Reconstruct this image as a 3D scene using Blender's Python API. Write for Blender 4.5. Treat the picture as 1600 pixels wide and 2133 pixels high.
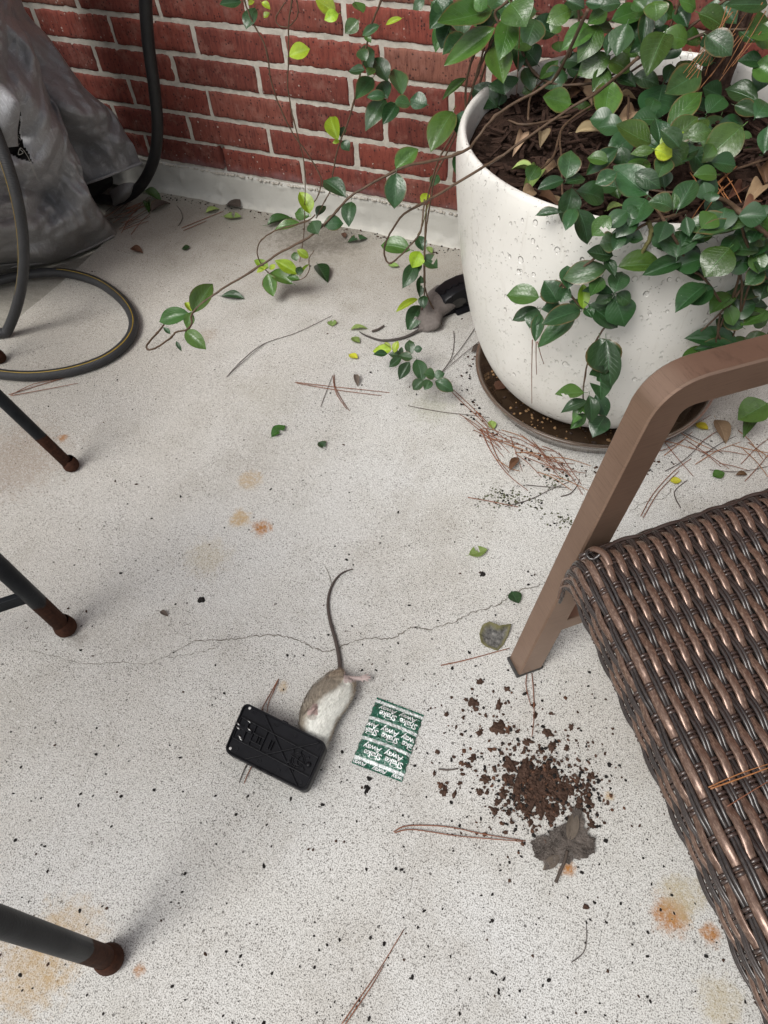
import bpy, math, random
import numpy as np
from mathutils import Vector, Matrix, noise as mnoise

for o in list(bpy.data.objects): bpy.data.objects.remove(o, do_unlink=True)
SC = bpy.context.scene
COL = SC.collection
R = math.radians
rnd = random.Random(7)

# ------------------------------------------------------------------ camera
CAM = Vector((1.60045, -1.63404, 1.07368)); FPX = 1479.0
YAW, PITCH, ROLL = R(-27.451), R(52.294), R(-5.066)
fw = Vector((math.sin(YAW)*math.cos(PITCH), math.cos(YAW)*math.cos(PITCH), -math.sin(PITCH)))
r0 = Vector((math.cos(YAW), -math.sin(YAW), 0)); u0 = r0.cross(fw)
CR = r0*math.cos(ROLL) + u0*math.sin(ROLL); CU = u0*math.cos(ROLL) - r0*math.sin(ROLL)
cd = bpy.data.cameras.new('camera'); cam = bpy.data.objects.new('camera', cd); COL.objects.link(cam)
M = Matrix((CR, CU, -fw)).transposed().to_4x4(); M.translation = CAM; cam.matrix_world = M
cd.sensor_fit = 'HORIZONTAL'; cd.sensor_width = 36; cd.lens = 36*FPX/1600
cd.clip_start = 0.02; cd.clip_end = 500
SC.camera = cam
SC.render.resolution_x = 768; SC.render.resolution_y = 1024

# ------------------------------------------------------------------ sky and sun (bright overcast)
SUN_AZ, SUN_EL = R(250), R(54)          # azimuth measured from +X, light comes from the left and behind the camera
w = bpy.data.worlds.new('World'); SC.world = w; w.use_nodes = True
nt = w.node_tree; nt.nodes.clear()
sky = nt.nodes.new('ShaderNodeTexSky'); sky.sky_type = 'NISHITA'; sky.sun_disc = False
sky.sun_elevation = SUN_EL; sky.sun_rotation = math.pi/2 - SUN_AZ
sky.air_density = 1.0; sky.dust_density = 4.0; sky.ozone_density = 1.0
hs = nt.nodes.new('ShaderNodeHueSaturation'); hs.inputs['Saturation'].default_value = 0.22
bg = nt.nodes.new('ShaderNodeBackground'); bg.inputs['Strength'].default_value = 0.105
wo = nt.nodes.new('ShaderNodeOutputWorld')
nt.links.new(sky.outputs[0], hs.inputs['Color']); nt.links.new(hs.outputs[0], bg.inputs[0]); nt.links.new(bg.outputs[0], wo.inputs[0])
sl = bpy.data.lights.new('sun', 'SUN'); sl.energy = 1.5; sl.angle = R(28); sl.color = (1, .97, .92)
so = bpy.data.objects.new('sun', sl); COL.objects.link(so)
sd = Vector((math.cos(SUN_AZ)*math.cos(SUN_EL), math.sin(SUN_AZ)*math.cos(SUN_EL), math.sin(SUN_EL)))
so.rotation_euler = (-sd).to_track_quat('-Z', 'Y').to_euler(); so.location = sd*8
vs = SC.view_settings; vs.view_transform = 'Standard'; vs.look = 'None'; vs.gamma = 1; vs.exposure = 0.5
vs.use_curve_mapping = False
cy = SC.cycles; cy.max_bounces = 4; cy.diffuse_bounces = 3; cy.glossy_bounces = 2; cy.transmission_bounces = 3; cy.transparent_max_bounces = 4
cy.caustics_reflective = False; cy.caustics_refractive = False

# ------------------------------------------------------------------ where a measured picture point lies in the place
def ray(px, py): return (fw + CR*((px-800)/FPX) - CU*((py-1066.5)/FPX))
def gp(px, py, z=0.0):
    d = ray(px, py); return CAM + d*((z-CAM.z)/d.z)
def wp(px, py, y):
    d = ray(px, py); return CAM + d*((y-CAM.y)/d.y)
def pix(P):
    d = Vector(P)-CAM; k = d.dot(fw); return 800+FPX*d.dot(CR)/k, 1066.5-FPX*d.dot(CU)/k

# ------------------------------------------------------------------ node helpers
class NT:
    def __init__(s, name):
        s.m = bpy.data.materials.new(name); s.m.use_nodes = True; s.t = s.m.node_tree
        s.b = s.t.nodes['Principled BSDF']; s.out = s.t.nodes['Material Output']
    def n(s, typ, **kw):
        x = s.t.nodes.new('ShaderNode'+typ)
        for k, v in kw.items(): setattr(x, k, v)
        return x
    def set(s, sock, v):
        if isinstance(v, bpy.types.NodeSocket): s.t.links.new(v, sock)
        elif v is not None:
            if sock.type == 'RGBA' and not hasattr(v, '__len__'): v = (v, v, v, 1)
            if sock.type == 'RGBA' and len(v) == 3: v = (*v, 1)
            sock.default_value = v
    def pos(s):
        return s.n('NewGeometry').outputs['Position']
    def obj(s): return s.n('TexCoord').outputs['Object']
    def uv(s): return s.n('TexCoord').outputs['UV']
    def rand(s): return s.n('ObjectInfo').outputs['Random']
    def offs(s, vec, k=37.0):          # shift a texture by the object's own random number
        a = s.n('VectorMath', operation='SCALE'); c = s.n('CombineXYZ')
        r = s.math('MULTIPLY', s.rand(), k)
        s.set(c.inputs[0], r); s.set(c.inputs[1], s.math('MULTIPLY', r, 1.7)); s.set(c.inputs[2], r)
        b = s.n('VectorMath', operation='ADD'); s.set(b.inputs[0], vec); s.set(b.inputs[1], c.outputs[0]); return b.outputs[0]
    def scalev(s, vec, sc):
        a = s.n('VectorMath', operation='MULTIPLY'); s.set(a.inputs[0], vec); s.set(a.inputs[1], sc); return a.outputs[0]
    def noise(s, vec, scale, detail=3, rough=.55, dist=0):
        x = s.n('TexNoise'); s.set(x.inputs['Vector'], vec); s.set(x.inputs['Scale'], scale)
        s.set(x.inputs['Detail'], detail); s.set(x.inputs['Roughness'], rough); s.set(x.inputs['Distortion'], dist); return x.outputs['Fac']
    def voro(s, vec, scale, feature='F1', rand=1.0):
        x = s.n('TexVoronoi', feature=feature); s.set(x.inputs['Vector'], vec); s.set(x.inputs['Scale'], scale); s.set(x.inputs['Randomness'], rand); return x
    def ramp(s, fac, stops, interp='LINEAR'):
        x = s.n('ValToRGB'); x.color_ramp.interpolation = interp; e = x.color_ramp.elements
        while len(e) < len(stops): e.new(.5)
        for k, (p, c) in enumerate(stops):
            e[k].position = p; e[k].color = (c, c, c, 1) if not hasattr(c, '__len__') else (*c, 1)
        s.set(x.inputs[0], fac); return x.outputs[0]
    def mix(s, fac, a, b, blend='MIX'):
        x = s.n('Mix', data_type='RGBA', blend_type=blend); s.set(x.inputs[0], fac); s.set(x.inputs[6], a); s.set(x.inputs[7], b); return x.outputs[2]
    def math(s, op, a, b=0.0, clamp=False):
        x = s.n('Math', operation=op, use_clamp=clamp); s.set(x.inputs[0], a); s.set(x.inputs[1], b); return x.outputs[0]
    def sep(s, vec):
        x = s.n('SeparateXYZ'); s.set(x.inputs[0], vec); return x.outputs
    def smooth(s, v, a, b, lo=0., hi=1.):
        x = s.n('MapRange', interpolation_type='SMOOTHSTEP'); s.set(x.inputs[0], v)
        for k, q in zip((1, 2, 3, 4), (a, b, lo, hi)): s.set(x.inputs[k], q)
        return x.outputs[0]
    def bump(s, h, strength=.3, dist=.001, normal=None):
        x = s.n('Bump'); s.set(x.inputs['Height'], h); s.set(x.inputs['Strength'], strength); s.set(x.inputs['Distance'], dist)
        if normal is not None: s.set(x.inputs['Normal'], normal)
        return x.outputs[0]
    def fin(s, col=None, rough=None, normal=None, **kw):
        if col is not None: s.set(s.b.inputs['Base Color'], col)
        if rough is not None: s.set(s.b.inputs['Roughness'], rough)
        if normal is not None: s.set(s.b.inputs['Normal'], normal)
        for k, v in kw.items(): s.set(s.b.inputs[k.replace('_', ' ')], v)
        return s.m

# ------------------------------------------------------------------ mesh helpers
class MB:
    def __init__(s): s.v = []; s.f = []; s.uv = {}; s.mi = []
    def add(s, vs, fs, m=0):
        k = len(s.v); s.v += [tuple(x) for x in vs]; s.f += [tuple(i+k for i in f) for f in fs]; s.mi += [m]*len(fs)
    def box(s, c, hx, hy, hz, m=0):
        c = Vector(c); hx, hy, hz = Vector(hx), Vector(hy), Vector(hz)
        vs = [c+hx*a+hy*b+hz*d for d in (-1, 1) for b in (-1, 1) for a in (-1, 1)]
        s.add(vs, [(0, 2, 3, 1), (4, 5, 7, 6), (0, 1, 5, 4), (2, 6, 7, 3), (0, 4, 6, 2), (1, 3, 7, 5)], m)
    def tube(s, pts, rad, n=8, cap=True, m=0, flat=None, up=None):
        pts = [Vector(p) for p in pts]; L = len(pts)
        if not hasattr(rad, '__len__'): rad = [rad]*L
        vs = []; prev = None
        for i, p in enumerate(pts):
            t = (pts[min(i+1, L-1)]-pts[max(i-1, 0)])
            t = t.normalized() if t.length > 1e-9 else Vector((0, 0, 1))
            if up is not None: a = Vector(up).cross(t)
            elif prev is None:
                a = t.cross(Vector((0, 0, 1)));
                if a.length < .1: a = t.cross(Vector((1, 0, 0)))
            else: a = prev - t*prev.dot(t)
            a.normalize(); prev = a; b = t.cross(a)
            for k in range(n):
                th = 2*math.pi*k/n; q = flat or 1
                vs.append(p + a*(rad[i]*math.cos(th)) + b*(rad[i]*q*math.sin(th)))
        fs = [(i*n+k, i*n+(k+1) % n, (i+1)*n+(k+1) % n, (i+1)*n+k) for i in range(L-1) for k in range(n)]
        if cap: fs += [tuple(range(n))[::-1], tuple((L-1)*n+k for k in range(n))]
        s.add(vs, fs, m)
    def lathe(s, prof, n=64, c=(0, 0, 0), m=0):
        vs = [(c[0]+r*math.cos(2*math.pi*k/n), c[1]+r*math.sin(2*math.pi*k/n), c[2]+z) for r, z in prof for k in range(n)]
        fs = [(i*n+k, i*n+(k+1) % n, (i+1)*n+(k+1) % n, (i+1)*n+k) for i in range(len(prof)-1) for k in range(n)]
        s.add(vs, fs, m)
    def grid(s, fn, nu, nv, m=0, keep=None, uv=False):
        k = len(s.v); pts = [[Vector(fn(i/nu, j/nv)) for i in range(nu+1)] for j in range(nv+1)]
        s.v += [tuple(p) for row in pts for p in row]
        if uv:
            for j in range(nv+1):
                for i in range(nu+1): s.uv[k+j*(nu+1)+i] = (i/nu, j/nv)
        for j in range(nv):
            for i in range(nu):
                if keep and not keep((pts[j][i]+pts[j+1][i+1])/2): continue
                a = k+j*(nu+1)+i; s.f.append((a, a+1, a+nu+2, a+nu+1)); s.mi.append(m)
    def mesh(s, name, mats, smooth=True):
        me = bpy.data.meshes.new(name); me.from_pydata(s.v, [], s.f)
        for q in (mats if isinstance(mats, (list, tuple)) else [mats]): me.materials.append(q)
        if any(s.mi): me.polygons.foreach_set('material_index', s.mi)
        if s.uv:
            l = me.uv_layers.new(name='UVMap')
            vi = np.empty(len(me.loops), int); me.loops.foreach_get('vertex_index', vi)
            l.data.foreach_set('uv', np.array([s.uv.get(int(i), (0, 0)) for i in vi], float).ravel())
        me.polygons.foreach_set('use_smooth', [smooth]*len(me.polygons)); me.update(); return me
    def build(s, name, mats, parent=None, smooth=True, **tags):
        return link(name, s.mesh(name, mats, smooth), parent, **tags)
def link(name, me, parent=None, **tags):
    o = bpy.data.objects.new(name, me); COL.objects.link(o)
    if parent is not None: o.parent = parent; o.matrix_parent_inverse = parent.matrix_world.inverted() if parent.matrix_world != Matrix() else Matrix()
    for k, v in tags.items(): o[k] = v
    return o
def empty(name, loc, label, category, group=None):
    o = bpy.data.objects.new(name, None); o.empty_display_size = .05; COL.objects.link(o); o.location = loc
    o.matrix_world = Matrix.Translation(loc)
    o['label'] = label; o['category'] = category
    if group: o['group'] = group
    return o
def bevel(o, wdt, seg=2):
    b = o.modifiers.new('bevel', 'BEVEL'); b.width = wdt; b.segments = seg; b.limit_method = 'ANGLE'; b.angle_limit = R(35); return o
def spline(pts, n=6, closed=False):
    P = [Vector(p) for p in pts]; out = []
    for i in range(len(P)-1):
        a = P[max(i-1, 0)]; b = P[i]; c = P[i+1]; d = P[min(i+2, len(P)-1)]
        for k in range(n):
            t = k/n; out.append(.5*((2*b)+(c-a)*t+(2*a-5*b+4*c-d)*t*t+(3*b-a-3*c+d)*t**3))
    out.append(P[-1]); return out
def fbm(p, oct=3, s=1.0):
    v = 0; a = 1
    for _ in range(oct): v += a*mnoise.noise(Vector(p)*s); s *= 2.1; a *= .5
    return v
ICO = None
def lump(mb, c, rx, ry, rz, seed, jit=.35, m=0):
    global ICO
    if ICO is None:
        g = (1+5**.5)/2
        V = [Vector(p).normalized() for p in ((-1, g, 0), (1, g, 0), (-1, -g, 0), (1, -g, 0), (0, -1, g), (0, 1, g), (0, -1, -g), (0, 1, -g), (g, 0, -1), (g, 0, 1), (-g, 0, -1), (-g, 0, 1))]
        ICO = (V, [(0, 11, 5), (0, 5, 1), (0, 1, 7), (0, 7, 10), (0, 10, 11), (1, 5, 9), (5, 11, 4), (11, 10, 2), (10, 7, 6), (7, 1, 8), (3, 9, 4), (3, 4, 2), (3, 2, 6), (3, 6, 8), (3, 8, 9), (4, 9, 5), (2, 4, 11), (6, 2, 10), (8, 6, 7), (9, 8, 1)])
    q = random.Random(seed); a = q.uniform(0, 6.28); ca, sa = math.cos(a), math.sin(a); vs = []
    for v in ICO[0]:
        k = 1+q.uniform(-jit, jit); x, y, z = v.x*rx*k, v.y*ry*k, v.z*rz*k
        vs.append((c[0]+x*ca-y*sa, c[1]+x*sa+y*ca, max(c[2]+z, .0006)))
    mb.add(vs, ICO[1], m)

# ================================================================== MATERIALS
def mat_concrete(name, dirty=0.0):
    s = NT(name); P = s.pos(); xyz = s.sep(P)
    big = s.noise(P, 2.3, 3, .6); mid = s.noise(P, 11, 4, .65); fine = s.noise(P, 560, 2, .6); f2 = s.noise(P, 170, 3, .7)
    base = s.ramp(big, [(.3, (.53, .51, .47)), (.5, (.605, .597, .568)), (.72, (.645, .645, .63))])
    base = s.mix(s.smooth(xyz[0], .2, 1.15, .55, 0), base, (.47, .425, .355))                  # warm reflected light and dirt painted into the slab toward the left
    base = s.mix(s.smooth(mid, .52, .80, 0, .30), base, (.36, .335, .29))
    base = s.mix(s.smooth(s.noise(P, 4.2, 6, .72), .46, .72, 0, .50), base, (.40, .375, .33))
    base = s.mix(s.smooth(s.noise(s.scalev(P, (9, 3, 9)), 1, 5, .75), .56, .70, 0, .25), base, (.36, .33, .28))
    base = s.mix(s.smooth(fine, .46, .63, 0, .80), base, (.19, .18, .165))
    base = s.mix(s.smooth(f2, .58, .70, 0, .5), base, (.20, .195, .185))
    base = s.mix(s.smooth(f2, .46, .28, 0, .5), base, (.76, .755, .74))
    v = s.voro(P, 400); rr = s.sep(v.outputs['Color'])[0]
    pit = s.math('LESS_THAN', v.outputs['Distance'], s.smooth(rr, .4, 1, .0, .46))
    base = s.mix(s.math('MULTIPLY', s.math('MULTIPLY', pit, .76), s.smooth(mid, .3, .62, .45, 1)), base, (.10, .092, .082))
    v2 = s.voro(P, 105); r2 = s.sep(v2.outputs['Color'])[1]
    pit2 = s.math('LESS_THAN', s.math('ADD', v2.outputs['Distance'], s.math('MULTIPLY', s.math('SUBTRACT', f2, .5), .3)), s.smooth(r2, .88, 1, 0, .22))
    base = s.mix(s.math('MULTIPLY', pit2, .75), base, (.06, .055, .05))
    g = s.math('ADD', xyz[1], s.math('MULTIPLY', s.math('SUBTRACT', mid, .5), .4))             # grime along the wall foot
    base = s.mix(s.smooth(g, -.55, -.02, 0, .58), base, s.mix(f2, (.13, .115, .085), (.40, .37, .30)))
    if dirty: base = s.mix(dirty, base, s.mix(s.noise(s.scalev(P, (14, 60, 14)), 1, 4, .7), (.10, .09, .07), (.40, .38, .33)))
    else:
        nz = s.math('SUBTRACT', s.noise(P, 55, 4, .7), .5); gr = s.smooth(f2, .35, .6, .55, 1)
        for (px, py, rad, st, c) in RUST:                                                       # rust and tannin stains
            q = gp(px, py)
            d = s.n('VectorMath', operation='DISTANCE'); s.set(d.inputs[0], P); s.set(d.inputs[1], tuple(q))
            e = s.math('MULTIPLY_ADD', nz, rad*2.2); e.node.inputs[2].default_value = 0; s.set(e.node.inputs[2], d.outputs['Value'])
            base = s.mix(s.math('MULTIPLY', s.smooth(e, rad*1.25, rad*.3, 0, min(1, st*1.1)), gr), base, c)
    h = s.math('ADD', s.math('MULTIPLY', fine, .5), s.math('ADD', s.math('MULTIPLY', f2, .8), s.math('MULTIPLY', s.math('ADD', pit, pit2), -.9)))
    return s.fin(base, .88, s.bump(h, .55, .0016), Specular_IOR_Level=.25)
O1, O2, O3 = (.36, .15, .03), (.42, .27, .10), (.40, .33, .19)
RUST = [(545, 1100, .020, .85, O1), (500, 1080, .022, .7, O2), (520, 1000, .026, .45, O2), (130, 912, .011, .8, O1), (1395, 1905, .026, .85, O1), (1420, 1870, .03, .6, O3),
        (1480, 1945, .014, .8, O1), (1183, 1812, .011, .9, O1), (590, 1430, .010, .5, O2), (430, 1160, .045, .35, O3), (60, 2020, .060, .5, O2), (140, 1950, .05, .4, O2), (290, 2020, .009, .6, O1),
        (1268, 1660, .007, .6, O2), (1500, 2090, .03, .5, O3), (430, 700, .03, .35, (.27, .19, .12)), (670, 470, .15, .8, (.14, .125, .10)), (640, 540, .13, .35, (.25, .23, .19)),
        (900, 850, .05, .35, (.30, .30, .20)), (160, 1330, .02, .4, (.15, .13, .11)), (30, 960, .12, .4, (.28, .2, .14)), (570, 830, .09, .25, (.3, .28, .22)), (740, 1415, .004, .8, O2)]
MAT = {}
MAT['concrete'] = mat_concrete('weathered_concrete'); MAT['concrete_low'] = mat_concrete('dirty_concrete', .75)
def simple(name, col, rough=.6, bscale=None, bstr=.3, var=.25, spec=.5, metal=0., vscale=30, bdist=.001, objspace=False):
    s = NT(name); P = s.obj() if objspace else s.pos()
    c2 = tuple(x*(1-var) for x in col); c3 = tuple(min(x*(1+var), 1) for x in col)
    c = s.ramp(s.noise(P, vscale, 5, .65), [(.3, c2), (.7, c3)])
    nrm = s.bump(s.noise(P, bscale, 4, .6), bstr, bdist) if bscale else None
    return s.fin(c, rough, nrm, Specular_IOR_Level=spec, Metallic=metal)
def mat_brick():
    s = NT('fired_red_brick'); P = s.offs(s.pos(), 13); r = s.rand()
    c = s.ramp(r, [(0, (.125, .034, .026)), (.3, (.215, .052, .036)), (.55, (.165, .042, .031)), (.75, (.20, .058, .042)), (1, (.23, .098, .068))])
    st = s.noise(s.scalev(P, (160, 60, 26)), 1, 4, .7)
    c = s.mix(s.smooth(st, .42, .70, 0, .65), c, (.060, .016, .014))
    c = s.mix(s.smooth(s.noise(P, 24, 5, .7), .48, .70, 0, .65), c, (.25, .115, .09))
    v = s.voro(P, 150); q = s.sep(v.outputs['Color'])[0]
    pit = s.math('LESS_THAN', v.outputs['Distance'], s.smooth(q, .55, 1, 0, .38))
    c = s.mix(s.math('MULTIPLY', pit, .75), c, (.022, .012, .012))
    v2 = s.voro(P, 105); q2 = s.sep(v2.outputs['Color'])[1]
    sp = s.math('LESS_THAN', v2.outputs['Distance'], s.smooth(q2, .80, 1, 0, .27))
    c = s.mix(s.math('MULTIPLY', s.math('MULTIPLY', sp, .7), s.smooth(s.noise(s.pos(), 16, 3), .45, .62)), c, (.48, .42, .37))
    z = s.sep(s.pos())[2]
    haze = s.math('MULTIPLY', s.smooth(s.math('ADD', z, s.math('MULTIPLY', s.noise(P, 30, 4), .05)), .15, .10, 0, .42), s.smooth(s.noise(s.pos(), 8, 3), .3, .6))
    c = s.mix(haze, c, (.36, .27, .29))     # lime bloom on the lowest course
    h = s.math('ADD', s.noise(s.scalev(P, (240, 90, 70)), 1, 5, .7), s.math('MULTIPLY', pit, -.8))
    return s.fin(c, .78, s.bump(h, .8, .0022), Specular_IOR_Level=.3)
MAT['brick'] = mat_brick()
MAT['mortar'] = simple('sandy_mortar', (.47, .44, .385), .95, 260, .8, .22, .1, vscale=40, bdist=.0018)
def mat_curb():
    s = NT('painted_foundation'); P = s.pos()
    c = s.ramp(s.noise(P, 6, 5, .6), [(.3, (.43, .42, .385)), (.7, (.52, .51, .47))])
    z = s.sep(P)[2]
    e = s.math('ADD', z, s.math('MULTIPLY', s.noise(P, 40, 4, .7), .05))
    c = s.mix(s.smooth(e, .045, .022, 0, .6), c, (.60, .58, .52))
    c = s.mix(s.smooth(s.noise(P, 90, 4, .8), .62, .72, 0, .5), c, (.25, .235, .2))
    return s.fin(c, .6, s.bump(s.noise(P, 55, 5, .7), .5, .003), Specular_IOR_Level=.35)
MAT['curb'] = mat_curb()

# ================================================================== GROUND
grass = MB(); grass.grid(lambda u, v: ((u-.5)*120, (v-.5)*120, -.06), 2, 2)
grass.build('ground', simple('turf', (.05, .07, .025), .95, 30, .5), kind='structure')
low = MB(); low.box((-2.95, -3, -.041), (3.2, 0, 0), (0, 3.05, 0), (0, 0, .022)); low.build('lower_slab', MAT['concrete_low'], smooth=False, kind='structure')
edge = []
for k in range(90):
    y = .05 - 6.05*k/89
    x = .105+.02*mnoise.noise(Vector((y*3, 0, 0)))+.008*mnoise.noise(Vector((y*14, 5, 0)))+.005*mnoise.noise(Vector((y*45, 9, 0)))
    edge.append((x, y))
slab = MB()
n = len(edge)
slab.add([(x, y, 0) for x, y in edge]+[(6.5, y, 0) for x, y in edge], [(i, i+1, n+i+1, n+i) for i in range(n-1)])
slab.add([(x, y, 0) for x, y in edge]+[(x-.006-.003*math.sin(i*2.3), y, -.006) for i, (x, y) in enumerate(edge)]+[(x-.009, y, -.06) for x, y in edge],
         [(i, n+i, n+i+1, i+1) for i in range(n-1)]+[(n+i, 2*n+i, 2*n+i+1, n+i+1) for i in range(n-1)])
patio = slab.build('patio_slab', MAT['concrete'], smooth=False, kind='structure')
def crack(pts, wmm, seed):
    q = random.Random(seed); P = spline([gp(*p) for p in pts], 9); mb = MB(); vs = []
    t0 = None
    for i, p in enumerate(P):
        t = (P[min(i+1, len(P)-1)]-P[max(i-1, 0)]); t.z = 0; t.normalize(); nn = Vector((-t.y, t.x, 0))
        p = p + nn*q.uniform(-.0022, .0022); hw = wmm/2000*q.uniform(.35, 1.5)
        if i in (0, len(P)-1): hw = .0001
        vs += [(p.x+nn.x*hw, p.y+nn.y*hw, .0012), (p.x-nn.x*hw, p.y-nn.y*hw, .0012)]
    mb.add(vs, [(2*i, 2*i+1, 2*i+3, 2*i+2) for i in range(len(P)-1)]); mb.build('crack', MAT['crack'], patio, smooth=False)
MAT['crack'] = simple('crack_dirt', (.15, .135, .115), 1, 300, .5, .4, .05)
crack([(400, 1336), (470, 1333), (520, 1327), (585, 1325), (630, 1338), (655, 1352), (690, 1356), (740, 1335), (775, 1329), (815, 1330), (850, 1312), (865, 1306), (890, 1312), (940, 1298), (985, 1277), (1040, 1258), (1068, 1236), (1130, 1218)], 1.5, 1)
crack([(60, 1355), (130, 1372), (190, 1385), (250, 1380), (300, 1385), (345, 1368), (400, 1336)], .7, 2)
crack([(1310, 1066), (1350, 1045), (1385, 1038), (1400, 1018)], 1.0, 3)
crack([(350, 1372), (400, 1362), (450, 1350)], .8, 5)

# ================================================================== BRICK WALL
wall = empty('brick_wall', (1, 0, 0), 'red brick wall with pale grey mortar behind the planter', 'wall')
BL, BH, BZ = .254, .07429, .085
bvar = []
def brick_mesh(k, hx=.1208, hz=.0312):
    mb = MB(); q = random.Random(k); nu, nv = 44, 4
    def P(u, v):
        x = (u-.5)*2*hx; z = (v-.5)*2*hz; e = Vector((x*40, z*40, k*7.1))
        x += .0030*mnoise.noise(e)+.0014*mnoise.noise(e*3.3) if u in (0, 1) else 0
        z += .0020*mnoise.noise(e+Vector((3, 1, 0)))+.0016*mnoise.noise(e*3.1) if v in (0, 1) else 0
        ed = min(u, 1-u)*2*hx; ez = min(v, 1-v)*2*hz
        y = .0016*mnoise.noise(e*.7+Vector((0, 9, 0))) + (.0025 if min(ed, ez) < 1e-6 else 0)
        return (x, y, z)
    us = [0, .02]+[i/nu for i in range(1, nu)]+[.98, 1]; vv = [0, .07, .25, .5, .75, .93, 1]
    rows = [[P(u, v) for u in us] for v in vv]; W = len(us)
    vs = [p for r in rows for p in r]; fs = [(j*W+i, j*W+i+1, (j+1)*W+i+1, (j+1)*W+i) for j in range(6) for i in range(W-1)]
    loop = [i for i in range(W)]+[j*W+W-1 for j in range(1, 7)]+[6*W+i for i in range(W-2, -1, -1)]+[j*W for j in range(5, 0, -1)]
    b = len(vs); vs += [(vs[i][0], .09, vs[i][2]) for i in loop]; nl = len(loop)
    fs += [(loop[i], b+i, b+(i+1) % nl, loop[(i+1) % nl]) for i in range(nl)]
    mb.add(vs, fs); return mb.mesh('brick', MAT['brick'])
bvar = [brick_mesh(k) for k in range(10)]
up = MB(); cnt = 0
for c in range(34):
    off = 0 if c % 2 else .34
    zc = BZ + BH*(c+.5) + (.002 if c == 0 else 0)
    for i in range(-14, 20):
        x = (i+off+.5)*BL
        if c < 13 and -1.35 < x < 2.75:
            o = bpy.data.objects.new('brick', bvar[rnd.randrange(10)]); COL.objects.link(o); o.parent = wall; o.matrix_parent_inverse = wall.matrix_world.inverted()
            o.location = (x+rnd.uniform(-.0015, .0015), rnd.uniform(-.0012, .0012), zc+rnd.uniform(-.0008, .0008)); o.rotation_euler = (0, rnd.uniform(-.004, .004), 0)
            if rnd.random() < .5: o.scale = (1, 1, 1)
        else: up.box((x, .045, zc), (.122, 0, 0), (0, .045, 0), (0, 0, .0325))
up.build('upper_brick', MAT['brick'], wall, smooth=False, kind='stuff')
mo = MB()
def mort(u, v):
    x = -1.5+4.6*u; z = .075+1.05*v
    y = .0034+.0022*mnoise.noise(Vector((x*60, z*60, 3)))+.0015*mnoise.noise(Vector((x*170, z*170, 8)))
    if .085 < z < .155:                                    # the joint that has lost its mortar
        dx = x-1.34*BL-(z-.12)*.0; y += .05*math.exp(-(dx/.007)**2)
    return (x, y, z)
mo.grid(mort, 620, 120)
mo.box((1, .085, 1.9), (6, 0, 0), (0, .08, 0), (0, 0, .78)); mo.box((-4, .085, .6), (2.49, 0, 0), (0, .08, 0), (0, 0, .55)); mo.box((5.1, .085, .6), (2, 0, 0), (0, .08, 0), (0, 0, .55))
mo.box((1, .2, 1.3), (6, 0, 0), (0, .05, 0), (0, 0, 1.3))
mo.build('mortar', MAT['mortar'], wall)
cb = MB()
def curbf(u, v):
    x = -3.5+8*u; L = [(-.020, -.002), (-.013, .012), (-.0095, .03), (-.008, .06), (-.0075, .079), (-.004, .086), (.012, .089)]
    t = v*6; i = min(int(t), 5); f = t-i; y = L[i][0]*(1-f)+L[i+1][0]*f; z = L[i][1]*(1-f)+L[i+1][1]*f
    z += (.004*mnoise.noise(Vector((x*9, 0, 0)))+.0025*mnoise.noise(Vector((x*45, 2, 0))))*(1 if v > .6 else 0)
    y -= .0022*fbm((x*22, z*22, 4), 3)+(.0035*max(0, mnoise.noise(Vector((x*30, z*30, 7)))-.35)*4)
    if v < .2: y -= .006*max(0, mnoise.noise(Vector((x*12, 1, 1)))+.2)
    return (x, y, z)
cb.grid(curbf, 1100, 18); cb.build('foundation_curb', MAT['curb'], kind='structure')
crumb = MB()
for k in range(420):
    x = rnd.uniform(-.2, 1.3); lump(crumb, (x, -.006-rnd.random()*.004, .087+.004*mnoise.noise(Vector((x*9, 0, 0)))), rnd.uniform(.002, .007), .0022, rnd.uniform(.0015, .004), k)
crumb.build('mortar_crumbs', MAT['mortar'], wall, kind='stuff')

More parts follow.
